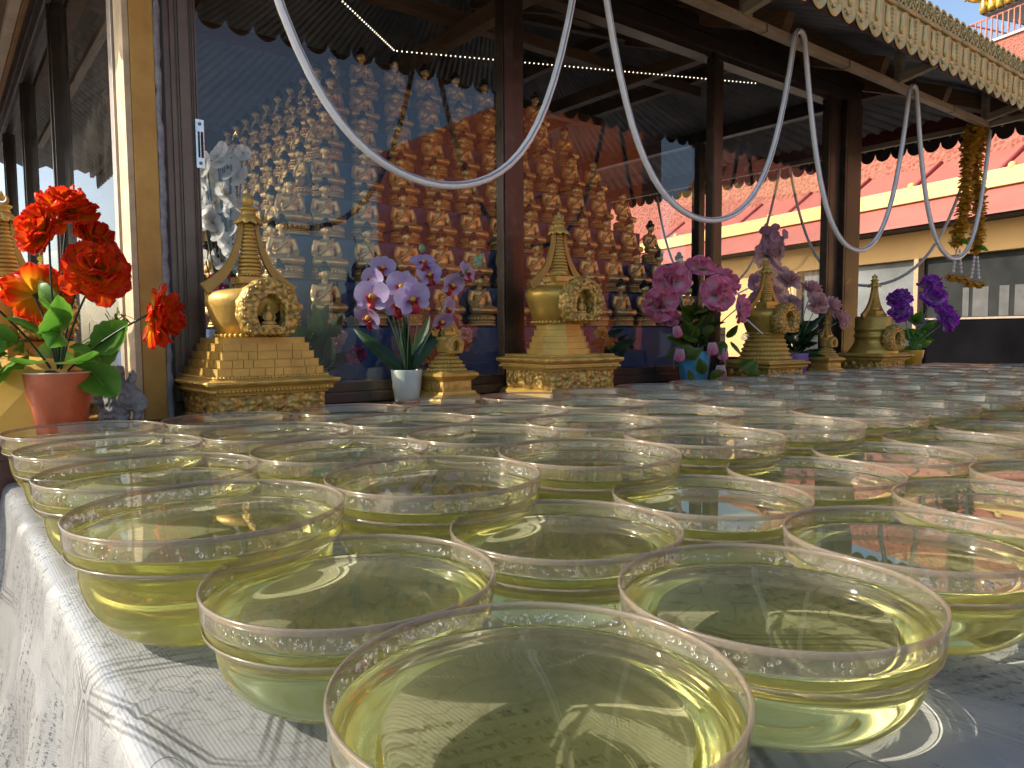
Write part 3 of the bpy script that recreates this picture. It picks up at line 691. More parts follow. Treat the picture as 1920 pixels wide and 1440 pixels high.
def beads_square(b, a, z, r, n):
    for s in range(4):
        Ms = Matrix.Rotation(s*PI/2, 4, 'Z')
        for i in range(n): b.ball((-a+2*a*(i+0.5)/n, -a, z), r, r, r*0.9, 7, 5, Ms)
def beads_round(b, R, z, r, n):
    for i in range(n): b.ball((R*math.cos(2*PI*i/n), R*math.sin(2*PI*i/n), z), r, r, r*0.9, 7, 5)
def ribbon(b, pts, w, th, M):
    """flat curved arm in the XZ plane; pts of (x, z, half width)"""
    v = []; f = []
    P = [Vector((x, 0, z)) for x, z, _ in pts]
    for i, p in enumerate(P):
        t = (P[min(i+1, len(P)-1)]-P[max(i-1, 0)]).normalized(); nn = Vector((-t.z, 0, t.x)); hw = pts[i][2]
        for sx, sy in ((-1,-1),(1,-1),(1,1),(-1,1)): v.append(p+nn*hw*sx+Vector((0, th/2*sy, 0)))
    for i in range(len(P)-1):
        for k in range(4): q = (k+1) % 4; f.append((i*4+k, i*4+q, i*4+4+q, i*4+4+k))
    f.append((3,2,1,0)); m = 4*(len(P)-1); f.append((m,m+1,m+2,m+3)); b.add(v, f, False, M)
def spire_parts(root, zb, zt, r0, r1, n, mat, square_first=4, rz=0.0):
    sp = MB(); sp.lathe([(r0*0.8, zb), (r1*0.75, zt)], 20, None, True, True); spire = sp.build('spire', mat, root)
    h = (zt-zb)/n
    for k in range(n):
        r = r0+(r1-r0)*k/(n-1); z = zb+h*k; b = MB()
        if k < square_first: b.lathe([(r*0.82, z), (r*1.06, z+h*0.12), (r*1.12, z+h*0.35), (r*1.10, z+h*0.6), (r*0.86, z+h*0.92)], 12, Matrix.Rotation(rz, 4, 'Z'), True, True)
        else: b.lathe([(r*0.82, z+h*0.05), (r*1.0, z+h*0.15), (r*1.08, z+h*0.4), (r*1.0, z+h*0.68), (r*0.82, z+h*0.95)], 24, None, True, True)
        b.build('ring', mat, spire)
    return spire
def crown_parts(root, z, r, mat, htop=None, crescent=True):
    """leafy parasol, collar and sun-and-moon finial"""
    b = MB(); n = 48; prof = [(r*0.35, z-r*0.10), (r*0.98, z-r*0.34), (r*1.02, z-r*0.26), (r*0.70, z+r*0.22), (r*0.52, z+r*0.32)]
    v = []; f = []
    for (q, zz) in prof:
        for i in range(n):
            a = 2*PI*i/n; k = 1+0.13*math.cos(a*9)*(q/r)**3; dz = -0.10*r*math.cos(a*9)*(q/r)**4
            v.append((q*k*math.cos(a), q*k*math.sin(a), zz+dz))
    for j in range(len(prof)-1):
        for i in range(n): k = (i+1) % n; f.append((j*n+i, j*n+k, (j+1)*n+k, (j+1)*n+i))
    b.add(v, f, True)
    for i in range(9): a = 2*PI*i/9; b.ball((r*0.83*math.cos(a), r*0.83*math.sin(a), z-r*0.12), r*0.15, r*0.15, r*0.13, 6, 5)
    b.build('parasol', mat, root)
    zc = z+r*0.30; b = MB()
    b.lathe([(r*0.48, zc), (r*0.60, zc+r*0.10), (r*0.48, zc+r*0.20), (r*0.50, zc+r*0.32), (r*0.66, zc+r*0.42), (r*0.68, zc+r*0.52), (r*0.46, zc+r*0.62), (r*0.25, zc+r*0.66)], 24, None, True, True)
    b.build('collar', mat, root)
    zf = zc+r*0.62; b = MB(); M = Matrix.Rotation(rad(-25), 4, 'Z')
    if crescent:
        pts = []
        for i in range(17):
            a = rad(-215+250*i/16); pts.append((r*0.40*math.cos(a), r*0.42+r*0.42*math.sin(a), r*(0.04+0.10*math.sin(PI*i/16))))
        ribbon(b, pts, 0, r*0.16, M); b.lathe([(0.0,-0.08*r),(0.24*r,-0.07*r),(0.26*r,0),(0.24*r,0.07*r),(0.0,0.08*r)], 20, M @ Matrix.Translation((0,0,r*0.50)) @ Matrix.Rotation(PI/2,4,'X'))
        b.lathe([(r*0.10, r*0.62), (r*0.17, r*0.74), (r*0.06, r*0.95), (0.0, r*1.02)], 12, None, True)
        b.lathe([(r*0.16, 0.0), (r*0.10, r*0.14)], 12, None, True)
    else:
        b.lathe([(0, 0), (r*0.22, r*0.02), (r*0.42, r*0.30), (r*0.46, r*0.55), (r*0.30, r*0.85), (r*0.10, r*1.02), (r*0.05, r*1.12), (0, r*1.15)], 24)
    b.build('finial', mat, root, (0,0,zf))
def niche_parts(root, w, h, d0, zc, mat, rmat, seedn=1, figure=True):
    """horseshoe shrine plate standing off the dome on the -Y side, dark arched recess, seated figure"""
    nt = MB(); dep = 0.034*w/0.118; N = 44; R = 9
    def outer(a):
        ca, sa = math.cos(a), math.sin(a); k = 1+0.03*math.cos(a*13)
        x = 0.5*w*k*(abs(ca)**0.9)*(1 if ca >= 0 else -1)*(1.0-0.10*max(0, sa)); z = 0.5*h*(sa*k if sa > 0 else max(sa*1.25, -0.92))
        return x, z+(0.02*h if abs(ca) < 0.12 and sa > 0 else 0)
    def inner(a):
        ca, sa = math.cos(a), math.sin(a)
        x = 0.225*w*(abs(ca)**0.7)*(1 if ca >= 0 else -1)*(1.0+0.07*math.cos(4*a)); z = -0.10*h+(0.30*h*sa*(1+0.10*math.cos(6*(a-PI/2))) if sa > 0 else max(0.30*h*sa*1.3, -0.215*h))
        return x, z
    v = []; f = []
    for i in range(N):
        a = 2*PI*i/N; o, q = outer(a), inner(a)
        for j in range(R+1):
            t = j/R; x = q[0]*(1-t)+o[0]*t; z = q[1]*(1-t)+o[1]*t
            e = min(1, t*6)*min(1, (1-t)*6)
            h_ = 0.0042*max(0, noise.noise((x*150/(w/0.118)+seedn*5, z*150/(w/0.118), 2.0)))+0.0035*e+0.003*math.exp(-((t-0.1)/0.07)**2)
            v.append((x, -h_, z))
    for i in range(N):
        k = (i+1) % N
        for j in range(R): f.append((i*(R+1)+j, i*(R+1)+j+1, k*(R+1)+j+1, k*(R+1)+j))
    n0 = len(v)
    for i in range(N):
        a = 2*PI*i/N; o, q = outer(a), inner(a); v += [(o[0], dep, o[1]), (q[0], dep, q[1])]
    for i in range(N):
        k = (i+1) % N; f.append((i*(R+1)+R, n0+2*i, n0+2*k, k*(R+1)+R)); f.append((i*(R+1), k*(R+1), n0+2*k+1, n0+2*i+1))
    nt.add(v, f, True)
    rs = random.Random(seedn)
    for i in range(26):
        a = 2*PI*i/26; o, q = outer(a), inner(a)
        for t, r in ((0.42, 0.0030), (0.80, 0.0052 if i % 2 else 0.0036)):
            if o[1]*t+q[1]*(1-t) < -0.40*h and t > 0.5: continue
            r *= w/0.118*rs.uniform(.8,1.2); nt.ball((q[0]*(1-t)+o[0]*t, -0.0045, q[1]*(1-t)+o[1]*t), r, r*0.75, r, 8, 6)
    o_ = nt.build('niche', rmat, root); o_.matrix_local = Matrix.Translation((0, -(d0+dep-0.004), zc))
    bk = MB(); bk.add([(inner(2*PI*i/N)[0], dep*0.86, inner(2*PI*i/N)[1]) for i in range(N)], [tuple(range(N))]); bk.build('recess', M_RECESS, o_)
    if figure:
        s = h/0.115*0.92; fg = MB()
        fg.ball((0,0,0.004*s), 0.018*s, 0.010*s, 0.006*s); fg.ball((0,0.001*s,0.017*s), 0.010*s, 0.006*s, 0.014*s); fg.ball((0,0,0.036*s), 0.0058*s, 0.005*s, 0.007*s); fg.ball((0,0.001*s,0.0435*s), 0.0028*s)
        for q in (-1, 1): fg.tube([(q*0.009*s,0,0.027*s), (q*0.0135*s,-0.001*s,0.016*s), (q*0.006*s,-0.007*s,0.008*s)], 0.0030*s, 6)
        fg.box(-0.019*s,0.019*s,-0.010*s,0.008*s,-0.006*s,0.0)
        fg.build('seated_figure', mat, o_, (0, dep*0.42, -h*0.29))
    return o_
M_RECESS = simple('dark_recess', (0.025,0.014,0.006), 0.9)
def brick_step(a, z0, z1, seed):
    """one terrace of the stepped base, faced with small blocks; joints recessed"""
    b = MB(); b.sqlathe([(a-0.0022, z0), (a-0.0022, z1-0.001), (a-0.004, z1)])
    rs = random.Random(seed)
    for s in range(4):
        M = Matrix.Rotation(s*PI/2, 4, 'Z'); x = -a+0.0005
        while x < a-0.004:
            w = min(rs.uniform(0.018, 0.044), a-x)
            if a-(x+w) < 0.010: w = a-x
            b.box(x+0.0007, x+w-0.0007, -a+rs.uniform(-0.0004,0.0004), -a+0.0022, z0+0.0012, z1-0.0012, M); x += w
        b.box(-a-0.0006, a+0.0006, -a-0.0008, -a+0.003, z1-0.0011, z1, M)
    return b
def foot_and_plinth(root, a_foot, a_body, a_corn, z0, hb, hc, mat, rmat, seed):
    """plain foot, carved body, overhanging cornice with beads and a second ornamental band"""
    b = MB(); b.sqlathe([(a_foot, 0), (a_foot, z0*0.55), (a_body+0.004, z0)]); b.build('foot', mat, root)
    b = MB(); relief_face(b, a_body, z0, z0+hb, seed); b.sqlathe([(a_body-0.004, z0), (a_body-0.004, z0+hb)]); b.build('carved_body', rmat, root)
    z = z0+hb; b = MB()
    b.sqlathe([(a_body+0.006, z), (a_body+0.007, z+hc*0.14), (a_body+0.012, z+hc*0.15), (a_corn-0.010, z+hc*0.42), (a_corn-0.008, z+hc*0.44), (a_corn-0.002, z+hc*0.55), (a_corn, z+hc*0.60), (a_corn, z+hc*0.78), (a_corn-0.006, z+hc*0.80), (a_corn-0.026, z+hc*1.0)])
    beads_square(b, a_body+0.0135, z+hc*0.24, 0.0042, 30); beads_square(b, a_corn-0.019, z+hc*0.96, 0.0038, 34)
    relief_face(b, a_corn, z+hc*0.59, z+hc*0.79, seed+3, 0.0055, 60, 5)
    b.build('cornice', mat, root)
    return z+hc
def stupa_full(label, loc, s=1.0, style='brick', rz=0.0, seed=1, crescent=True, mat=None):
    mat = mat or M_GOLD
    root = thing('stupa', label, 'stupa', loc, rz, 'golden stupas along the counter'); root.scale = (s, s, s)
    if style == 'brick':
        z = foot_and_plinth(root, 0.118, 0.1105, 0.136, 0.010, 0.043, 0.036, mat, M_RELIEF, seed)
        aa = [0.110, 0.103, 0.096, 0.089]; hs = 0.0165
        for k, a in enumerate(aa): brick_step(a, z+k*hs, z+(k+1)*hs, seed*7+k).build('step', mat, root)
        z += 4*hs; b = MB(); b.sqlathe([(0.082, z), (0.082, z+0.012)]); b.build('step', mat, root); z += 0.012
    elif style == 'octagon':
        z = foot_and_plinth(root, 0.122, 0.104, 0.124, 0.016, 0.050, 0.040, mat, M_RELIEF, seed)
        for k in range(5):
            a = 0.083-k*0.0062; b = MB(); b.lathe([(a*1.08, z+k*0.0165), (a*1.08, z+(k+1)*0.0165-0.0015), (a*1.05, z+(k+1)*0.0165)], 8, Matrix.Rotation(PI/8, 4, 'Z'), True, True, False); b.build('step', mat, root)
        z += 5*0.0165
    elif style == 'beaded':
        z = foot_and_plinth(root, 0.120, 0.100, 0.122, 0.010, 0.030, 0.030, mat, M_RELIEF, seed)
        for k in range(6):
            a = 0.098-k*0.0062; b = MB(); b.lathe([(a, z+k*0.017), (a, z+k*0.017+0.014), (a-0.004, z+k*0.017+0.017)], 40, None, True, True); beads_round(b, a, z+k*0.017+0.0085, 0.0052, 46); b.build('step', mat, root)
        z += 6*0.017
    else:                                                        # bell
        z = foot_and_plinth(root, 0.118, 0.098, 0.126, 0.010, 0.036, 0.034, mat, M_RELIEF, seed)
    # lotus ring and dome
    if style == 'bell':
        b = MB(); b.lathe([(0.106, z), (0.108, z+0.008), (0.098, z+0.020), (0.084, z+0.045), (0.079, z+0.070), (0.084, z+0.074), (0.084, z+0.084), (0.079, z+0.088), (0.079, z+0.104), (0.084, z+0.108), (0.084, z+0.116), (0.080, z+0.120), (0.080, z+0.165), (0.072, z+0.172), (0.0, z+0.174)], 48); b.build('dome', M_GOLD2, root)
        zd = z+0.172; rd = 0.08; zn = z+0.062; zs_ = zd
    else:
        b = MB(); beads_round(b, 0.0725, z+0.004, 0.0050, 40); b.lathe([(0.074, z), (0.070, z+0.007)], 40, None, True, True); b.build('bead_ring', mat, root)
        b = MB(); zz = z+0.006
        b.lathe([(0.062, zz), (0.069, zz+0.003), (0.079, zz+0.028), (0.088, zz+0.056), (0.0915, zz+0.068), (0.0905, zz+0.078), (0.083, zz+0.088), (0.060, zz+0.0945), (0.0, zz+0.096)], 56); b.build('dome', M_GOLD2 if style != 'brick' else mat, root)
        zd = zz+0.096; rd = 0.09; zn = zz+0.045; zs_ = zd
    b = MB(); b.sqlathe([(0.030, zs_-0.001), (0.030, zs_+0.003), (0.0245, zs_+0.0035), (0.0245, zs_+0.010), (0.031, zs_+0.0105), (0.031, zs_+0.0235), (0.029, zs_+0.025)]); b.build('harmika', mat, root)
    z = zs_+0.025; b = MB(); b.lathe([(0.017, z), (0.021, z+0.004), (0.0235, z+0.010), (0.022, z+0.014)], 24, None, True, True); beads_round(b, 0.0215, z+0.004, 0.003, 20); b.build('lotus_seat', mat, root)
    z += 0.013; spire_parts(root, z, z+0.100, 0.0235, 0.0105, 12, mat); z += 0.100
    crown_parts(root, z+0.008, 0.0275, mat, None, crescent)
    # two long curved arms from crown to dome edge
    for sg, nm in ((1, 0), (-1, 1)):
        b = MB(); pts = []
        for i in range(13):
            t = i/12; x = 0.0155+0.070*t**1.75+0.010*t; zz = (z+0.003)-(z+0.003-zd+0.002)*t+(-0.018)*math.sin(PI*t)
            pts.append((sg*x, zz, 0.0035+0.0085*t))
        ribbon(b, pts, 0, 0.011, Matrix.Identity(4)); b.build('arm', mat, root)
    niche_parts(root, 0.122, 0.118, {'bell': 0.084}.get(style, 0.080), zn+0.008, mat, M_RELIEF, seed)
    return root
def stupa_small(label, loc, s=1.0, rz=0.0, seed=5):
    root = thing('stupa', label, 'stupa', loc, rz, 'golden stupas along the counter'); root.scale = (s, s, s); mat = M_GOLD
    b = MB(); b.sqlathe([(0.068, 0), (0.070, 0.006), (0.066, 0.010), (0.052, 0.020), (0.050, 0.026)]); relief_face(b, 0.067, 0.001, 0.011, seed, 0.006, 30, 4); b.build('foot', mat, root)
    b = MB(); relief_face(b, 0.043, 0.026, 0.052, seed+1, 0.004, 26, 7); b.sqlathe([(0.041, 0.026), (0.041, 0.052)]); b.build('carved_body', mat, root)
    b = MB(); b.sqlathe([(0.045, 0.052), (0.055, 0.062), (0.057, 0.064), (0.057, 0.070), (0.047, 0.076)]); relief_face(b, 0.056, 0.063, 0.070, seed+2, 0.003, 30, 3); b.build('cornice', mat, root)
    for k in range(5):
        a = 0.0465-0.0036*k-0.0012*k*k*0.8; b = MB(); z = 0.074+k*0.0098; b.lathe([(a, z), (a, z+0.008), (a-0.003, z+0.0098)], 30, None, True, True); beads_round(b, a, z+0.0045, 0.0042, 30); b.build('step', mat, root)
    z = 0.123; b = MB(); b.lathe([(0.024, z), (0.026, z+0.006), (0.0275, z+0.030), (0.030, z+0.034), (0.026, z+0.038), (0, z+0.039)], 30); b.build('dome', mat, root)
    z = 0.160; b = MB(); b.sqlathe([(0.014, z), (0.014, z+0.004), (0.016, z+0.005), (0.016, z+0.013)]); b.build('harmika', mat, root)
    spire_parts(root, z+0.013, z+0.062, 0.0135, 0.0065, 10, mat); crown_parts(root, z+0.068, 0.0155, mat, None, False)
    for sg in (1, -1):
        b = MB(); ribbon(b, [(sg*(0.010+0.027*(i/8)**1.2), z+0.062-0.060*(i/8), 0.0030+0.002*(i/8)) for i in range(9)], 0, 0.007, Matrix.Identity(4))
        b.ball((sg*0.038, 0, z+0.006), 0.006, 0.004, 0.005, 8, 5); b.ball((sg*0.041, 0, z+0.012), 0.004, 0.004, 0.005, 8, 5); b.build('arm', mat, root)
    niche_parts(root, 0.050, 0.048, 0.026, 0.141, mat, mat, seed, False)
    return root
ZS = 0.0602
stupa_full('large golden stupa with brick patterned steps, nearest the bronze window jamb', (0.535,1.585,ZS), 1.0, 'brick', rad(2), 1, False)
stupa_full('golden stupa with smooth octagonal steps in front of the middle mullion', (1.405,1.575,ZS), 1.05, 'octagon', rad(-4), 2)
stupa_small('small golden stupa with beaded dome beside the lilac orchid', (1.03,1.585,ZS), 1.02, rad(3), 5)
stupa_full('golden stupa with beaded round steps behind the pink roses', (2.42,1.57,ZS), 0.94, 'beaded', rad(-6), 3)
stupa_small('tiny golden stupa between the pink carnations and the bell shaped stupa', (2.80,1.54,ZS), 0.90, rad(-8), 7)
stupa_full('golden stupa with bell shaped dome beside the purple carnations', (3.235,1.565,ZS), 0.93, 'bell', rad(-5), 4)
stupa_full('golden stupa half hidden behind the red flowers at the left', (0.115,1.745,ZS), 0.97, 'brick', rad(40), 6)

# ------------------------------------------------------------------ stepped altar of golden buddhas
def remeshed(mb, name, vox, dec=None, smooth_it=2):
    me = mb.me(name); o = bpy.data.objects.new(name, me); COL.objects.link(o)
    m = o.modifiers.new('r', 'REMESH'); m.mode = 'VOXEL'; m.voxel_size = vox; m.use_smooth_shade = True
    s = o.modifiers.new('s', 'SMOOTH'); s.factor = 0.5; s.iterations = smooth_it
    if dec: d = o.modifiers.new('d', 'DECIMATE'); d.ratio = dec
    dg = bpy.context.evaluated_depsgraph_get(); out = bpy.data.meshes.new_from_object(o.evaluated_get(dg))
    bpy.data.objects.remove(o); bpy.data.meshes.remove(me); out.name = name
    out.polygons.foreach_set('use_smooth', [True]*len(out.polygons)); return out
def buddha_meshes():
    b = MB(); z0 = 0.040                                   # seat height on the lotus throne
    for s in (-1, 1):                                      # folded legs
        b.tube([(s*0.012, -0.004, z0+0.010), (s*0.036, -0.014, z0+0.010), (s*0.040, -0.020, z0+0.009), (s*0.014, -0.031, z0+0.008), (-s*0.012, -0.030, z0+0.010)], [0.012,0.012,0.011,0.009,0.007], 10)
        b.tube([(s*0.024, 0.004, z0+0.064), (s*0.031, 0.003, z0+0.046), (s*0.034, 0.000, z0+0.032)], [0.0095,0.0085,0.0075], 10)
    b.tube([(0.034,0.0,z0+0.032), (0.024,-0.016,z0+0.020), (0.004,-0.026,z0+0.018)], [0.0075,0.006,0.005], 10)
    b.tube([(-0.034,0.0,z0+0.032), (-0.036,-0.016,z0+0.024), (-0.034,-0.030,z0+0.010)], [0.0075,0.0062,0.0045], 10)
    b.ball((0,0.004,z0+0.016), 0.026, 0.019, 0.016); b.ball((0,0.004,z0+0.034), 0.022, 0.015, 0.022); b.ball((0,0.004,z0+0.056), 0.027, 0.014, 0.016)
    b.ball((0,0.003,z0+0.078), 0.0085, 0.0085, 0.012); b.ball((0,0.0,z0+0.093), 0.0128, 0.0135, 0.0155); b.ball((0,-0.004,z0+0.087), 0.0092, 0.0092, 0.009)
    b.tube([(0.0,-0.011,z0+0.097), (0.0,-0.0158,z0+0.0905), (0.0,-0.0135,z0+0.0885)], [0.0016,0.0022,0.0022], 6)
    for s in (-1, 1): b.ball((s*0.0132,0.002,z0+0.090), 0.0022, 0.0032, 0.0075)
    # robe edge over the left shoulder
    b.tube([(0.016,-0.004,z0+0.072), (0.006,-0.012,z0+0.056), (-0.014,-0.012,z0+0.038), (-0.024,-0.004,z0+0.030)], 0.0034, 8)
    body = remeshed(b, 'body', 0.0019, 0.55, 2); body.materials.append(M_BUDDHA)
    h = MB(); h.ball((0,0.0035,z0+0.1000), 0.0150, 0.0150, 0.0135, 14, 9); h.ball((0,0.003,z0+0.1140), 0.0092, 0.0092, 0.0100); h.lathe([(0.003,0),(0.0012,0.005),(0,0.0065)], 8, Matrix.Translation((0,0.003,z0+0.119)))
    for i in range(26):
        a = i*2.4; zz = i/26; r = 0.0148*math.sqrt(1-(zz*0.92)**2); h.ball((r*math.cos(a), 0.003+r*math.sin(a), z0+0.1015+0.0105*zz), 0.0022, 0.0022, 0.0020, 5, 4)
    hair = h.me('hair'); hair.materials.append(simple('dark_blue_hair', (0.005,0.006,0.010), 0.5))
    th = MB()
    th.lathe([(0.055,0),(0.055,0.006),(0.050,0.0065),(0.050,0.011),(0.056,0.0115),(0.056,0.0145),(0.047,0.016),(0.043,0.022),(0.047,0.029),(0.054,0.0315),(0.053,0.034),(0.046,0.0345),(0.045,0.038),(0,0.0395)], 36, Matrix.Diagonal((0.84,0.58,0.84,1)), True)
    for i in range(22):
        a = 2*PI*i/22; th.ball((0.0475*0.84*math.cos(a), 0.0475*0.58*math.sin(a), 0.0205), 0.0056, 0.0056, 0.0055, 6, 5)
    throne = th.me('lotus_throne'); throne.materials.append(M_BUDDHA)
    return body, hair, throne
BUD = buddha_meshes()
M_BLUE = simple('blue_riser', (0.022,0.075,0.20), 0.55, var=0.2, scale=8)
BUD[2].transform(Matrix.Translation((0.006,0.002,0.0055)))
al = thing('buddha_altar', 'blue stepped altar carrying rows of golden buddhas', 'altar', (1.6,2.6,0.058))
NT_, DS, RISE, ZT0 = 7, 0.08, 0.1425, 0.252
AX0, AX1, AY0 = 0.72, 2.86, 2.06
for k in range(NT_):
    x0, x1, y0 = AX0+k*DS, AX1-k*0.105, AY0+k*DS; z1 = ZT0+k*RISE; zb = 0.0585 if k == 0 else z1-RISE+0.0004
    b = MB(); b.box(x0-1.6, x1-1.6, y0-2.6, 4.58-k*DS*0.5-2.6, zb-0.058, z1-0.058-0.0002, None, 0.003); b.build('tier', M_BLUE, al)
nb = 0
def buddha(x, y, z, rz, label, s=1.0):
    r = thing('buddha_statue', label, 'statue', (x,y,z), rz+rs_b.uniform(-.06,.06), 'gilded buddhas on the altar tiers'); r.scale = (s,s,s)
    put('body', BUD[0], None, r); put('hair', BUD[1], None, r); put('lotus_throne', BUD[2], None, r)
rs_b = random.Random(8)
for k in range(NT_):
    x0, x1, y0 = AX0+k*DS, AX1-k*0.105, AY0+k*DS; z = ZT0+k*RISE; n = int((x1-0.04-(AX0+0.075+k*0.0385+((k+1)//2)*0.142))/0.142); 
    st_ = math.ceil((k*0.0415-0.045)/0.142-1e-6); n = int((x1-0.04-(AX0+0.075+k*0.0385+st_*0.142))/0.142); gap = AX0+0.075+k*0.0385+st_*0.142-x0
    xs_ = ([-0.118/0.142] if gap > 0.12 else [])+list(range(n+1))
    for i, q_ in enumerate(xs_):
        buddha(AX0+0.075+k*0.0385+(q_+st_)*0.142+rs_b.uniform(-.004,.004), y0+0.040, z, 0.0, 'gilded seated buddha on the front face, %s tier up, %s from the left corner' % (ORD[k], ORD[i]), 1.22)
    m = int((4.5-k*DS*0.5-y0-0.24)/0.142)
    for i in range(m):
        buddha(x0+0.040, y0+0.13+i*0.142, z, -PI/2, 'gilded seated buddha on the sunlit left face, %s tier up, %s from the corner' % (ORD[k], ORD[i]), 1.22)
# ------------------------------------------------------------------ flowers and leaves
class PM:
    """petal mesh collector that carries a 'grad' value per vertex"""
    def __init__(s): s.v = []; s.f = []; s.g = []
    def patch(s, M, L, W, curl, cup, ns=5, nt=4, shape=None, ruffle=0.0, ph=0.0, g0=0.0, g1=1.0, base=0.25, notch=0.0):
        """petal along +Z bending towards +Y: curl = bend angle over its length, cup = cross curvature"""
        n0 = len(s.v)
        for i in range(ns+1):
            t = i/ns; w = W*(shape(t) if shape else (base+(1-base)*math.sin(min(1, t*1.15)*PI/2))*(1 if t < 0.75 else math.sqrt(max(0.0, 1-((t-0.75)/0.27)**2))))
            a = curl*t; 
            if abs(curl) > 1e-3: y0 = L*(1-math.cos(a))/curl; z0 = L*math.sin(a)/curl
            else: y0, z0 = 0.0, L*t
            ny, nz = math.cos(a), -math.sin(a)
            for j in range(nt+1):
                q = j/nt*2-1; x = q*w; d = -cup*w*q*q+ruffle*t*t*math.sin(q*7+ph)*W
                e = 0.0
                if notch and t > 0.85: e = -notch*L*(0.5+0.5*math.cos(q*9+ph))*(t-0.85)/0.15
                s.v.append(M @ Vector((x, y0-d*ny, z0-d*nz+e))); s.g.append(g0+(g1-g0)*t)
        m = nt+1
        for i in range(ns):
            for j in range(nt): s.f.append((n0+i*m+j, n0+i*m+j+1, n0+(i+1)*m+j+1, n0+(i+1)*m+j))
    def tube(s, pts, r, n=6, g=0.5):
        b = MB(); b.tube(pts, r, n); k = len(s.v); s.v += [Vector(p) for p in b.v]; s.f += [tuple(i+k for i in q) for q in b.f]; s.g += [g]*len(b.v)
    def ball(s, c, r, rz=None, g=0.5):
        b = MB(); b.ball(c, r, r, rz or r, 8, 6); k = len(s.v); s.v += [Vector(p) for p in b.v]; s.f += [tuple(i+k for i in q) for q in b.f]; s.g += [g]*len(b.v)
    def me(s, name, mat):
        m = bpy.data.meshes.new(name); m.from_pydata([tuple(p) for p in s.v], [], s.f); m.update()
        m.polygons.foreach_set('use_smooth', [True]*len(m.polygons))
        a = m.attributes.new('grad', 'FLOAT', 'POINT'); a.data.foreach_set('value', s.g); m.materials.append(mat); return m
def RX(a): return Matrix.Rotation(a, 4, 'X')
def RZ(a): return Matrix.Rotation(a, 4, 'Z')
def aim(d):
    """rotation taking +Z to direction d"""
    return Vector(d).normalized().to_track_quat('Z', 'Y').to_matrix().to_4x4()
SPAT = lambda t: (0.16+0.84*math.sin(min(1, t/0.78)*PI/2)**1.5)*(1.0 if t < 0.78 else math.sqrt(max(0.02, 1-((t-0.78)/0.225)**2)))
def carnation(R, mat, seed, n=64, ruf=0.22, name='flower', layers=((1.42,0.62,0.50),(1.15,0.8,0.46),(0.85,0.9,0.42),(0.5,1.0,0.36),(0.2,1.0,0.30))):
    """double flower opening along +Z: rings of ruffled petals"""
    p = PM(); rs = random.Random(seed)
    for li, (tilt, ln, wd) in enumerate(layers):
        k = int(n*(0.28, 0.25, 0.21, 0.16, 0.10)[li])
        for i in range(k):
            a = 2*PI*i/k+rs.uniform(-.25,.25)+li*0.4; tt = tilt+rs.uniform(-.16,.16); L = R*rs.uniform(0.82,1.10)*(1.0-0.05*li)
            M = Matrix.Translation((0,0,-R*0.25+0.04*R*li)) @ RZ(a) @ RX(-tt) @ RZ(rs.uniform(-.3,.3))
            p.patch(M, L, R*wd*rs.uniform(.46,.66), rs.uniform(-0.7,0.45), rs.uniform(-.2,.4), 7, 6, SPAT, ruf*0.8, rs.uniform(0,6.28), 0, 1, 0.22, 0.05)
    return p.me(name, mat)
def leaf_mesh(L, W, mat, curl=0.7, fold=0.35, teeth=0.0, seed=0, name='leaf'):
    p = PM(); ns, nt = 10, 6; v = []; 
    for i in range(ns+1):
        t = i/ns; w = W*(math.sin(PI*t**0.8)**0.75)*(1-0.25*t)+0.0004
        if teeth: w *= 1+teeth*(1 if i % 2 else -1)
        a = curl*t; y0 = L*(1-math.cos(a))/curl; z0 = L*math.sin(a)/curl; ny, nz = math.cos(a), -math.sin(a)
        for j in range(nt+1):
            q = j/nt*2-1; d = fold*w*abs(q)-0.10*w*math.cos(t*34)*abs(q)*0.4
            p.v.append(Vector((q*w, y0+d*ny, z0+d*nz))); p.g.append(min(1, 0.15+0.6*abs(q)+0.25*t))
    m = nt+1
    for i in range(ns):
        for j in range(nt): p.f.append((i*m+j, i*m+j+1, (i+1)*m+j+1, (i+1)*m+j))
    p.tube([(0,-0.0003,0),(0,L*(1-math.cos(curl*.5))/curl-0.0003,L*math.sin(curl*.5)/curl)], 0.0009, 5, 0.9)
    return p.me(name, mat)
M_STEM = simple('dark_green_stem', (0.018,0.035,0.015), 0.5); M_STEM2 = simple('pale_green_stem', (0.20,0.30,0.16), 0.5)
LEAF_STOPS = [(0.0,(0.06,0.19,0.015)),(0.4,(0.085,0.27,0.025)),(0.9,(0.17,0.40,0.05))]
M_LEAF = mat_attr('bright_leaf', LEAF_STOPS, 0.38, 0.38)
M_LEAF_D = mat_attr('dark_leaf', [(0,(0.012,0.045,0.015)),(1,(0.03,0.085,0.025))], 0.4, 0.2)
M_LEAF_O = mat_attr('olive_leaf', [(0,(0.05,0.10,0.015)),(0.5,(0.10,0.17,0.02)),(1,(0.20,0.27,0.05))], 0.45, 0.35)
M_RED_P = mat_attr('red_petal', [(0,(0.90,0.60,0.04)),(0.48,(0.90,0.44,0.02)),(0.70,(0.88,0.18,0.008)),(0.88,(0.85,0.055,0.008)),(1,(0.83,0.035,0.008))], 0.45, 0.5, var=0.05)
M_PURP_P = mat_attr('purple_petal', [(0,(0.80,0.72,0.86)),(0.60,(0.70,0.50,0.82)),(0.80,(0.46,0.08,0.66)),(1,(0.40,0.035,0.62))], 0.5, 0.4, var=0.05)
M_PINK_P = mat_attr('pink_petal', [(0,(0.80,0.72,0.58)),(0.4,(0.84,0.55,0.54)),(1,(0.86,0.56,0.58))], 0.5, 0.4, var=0.05)
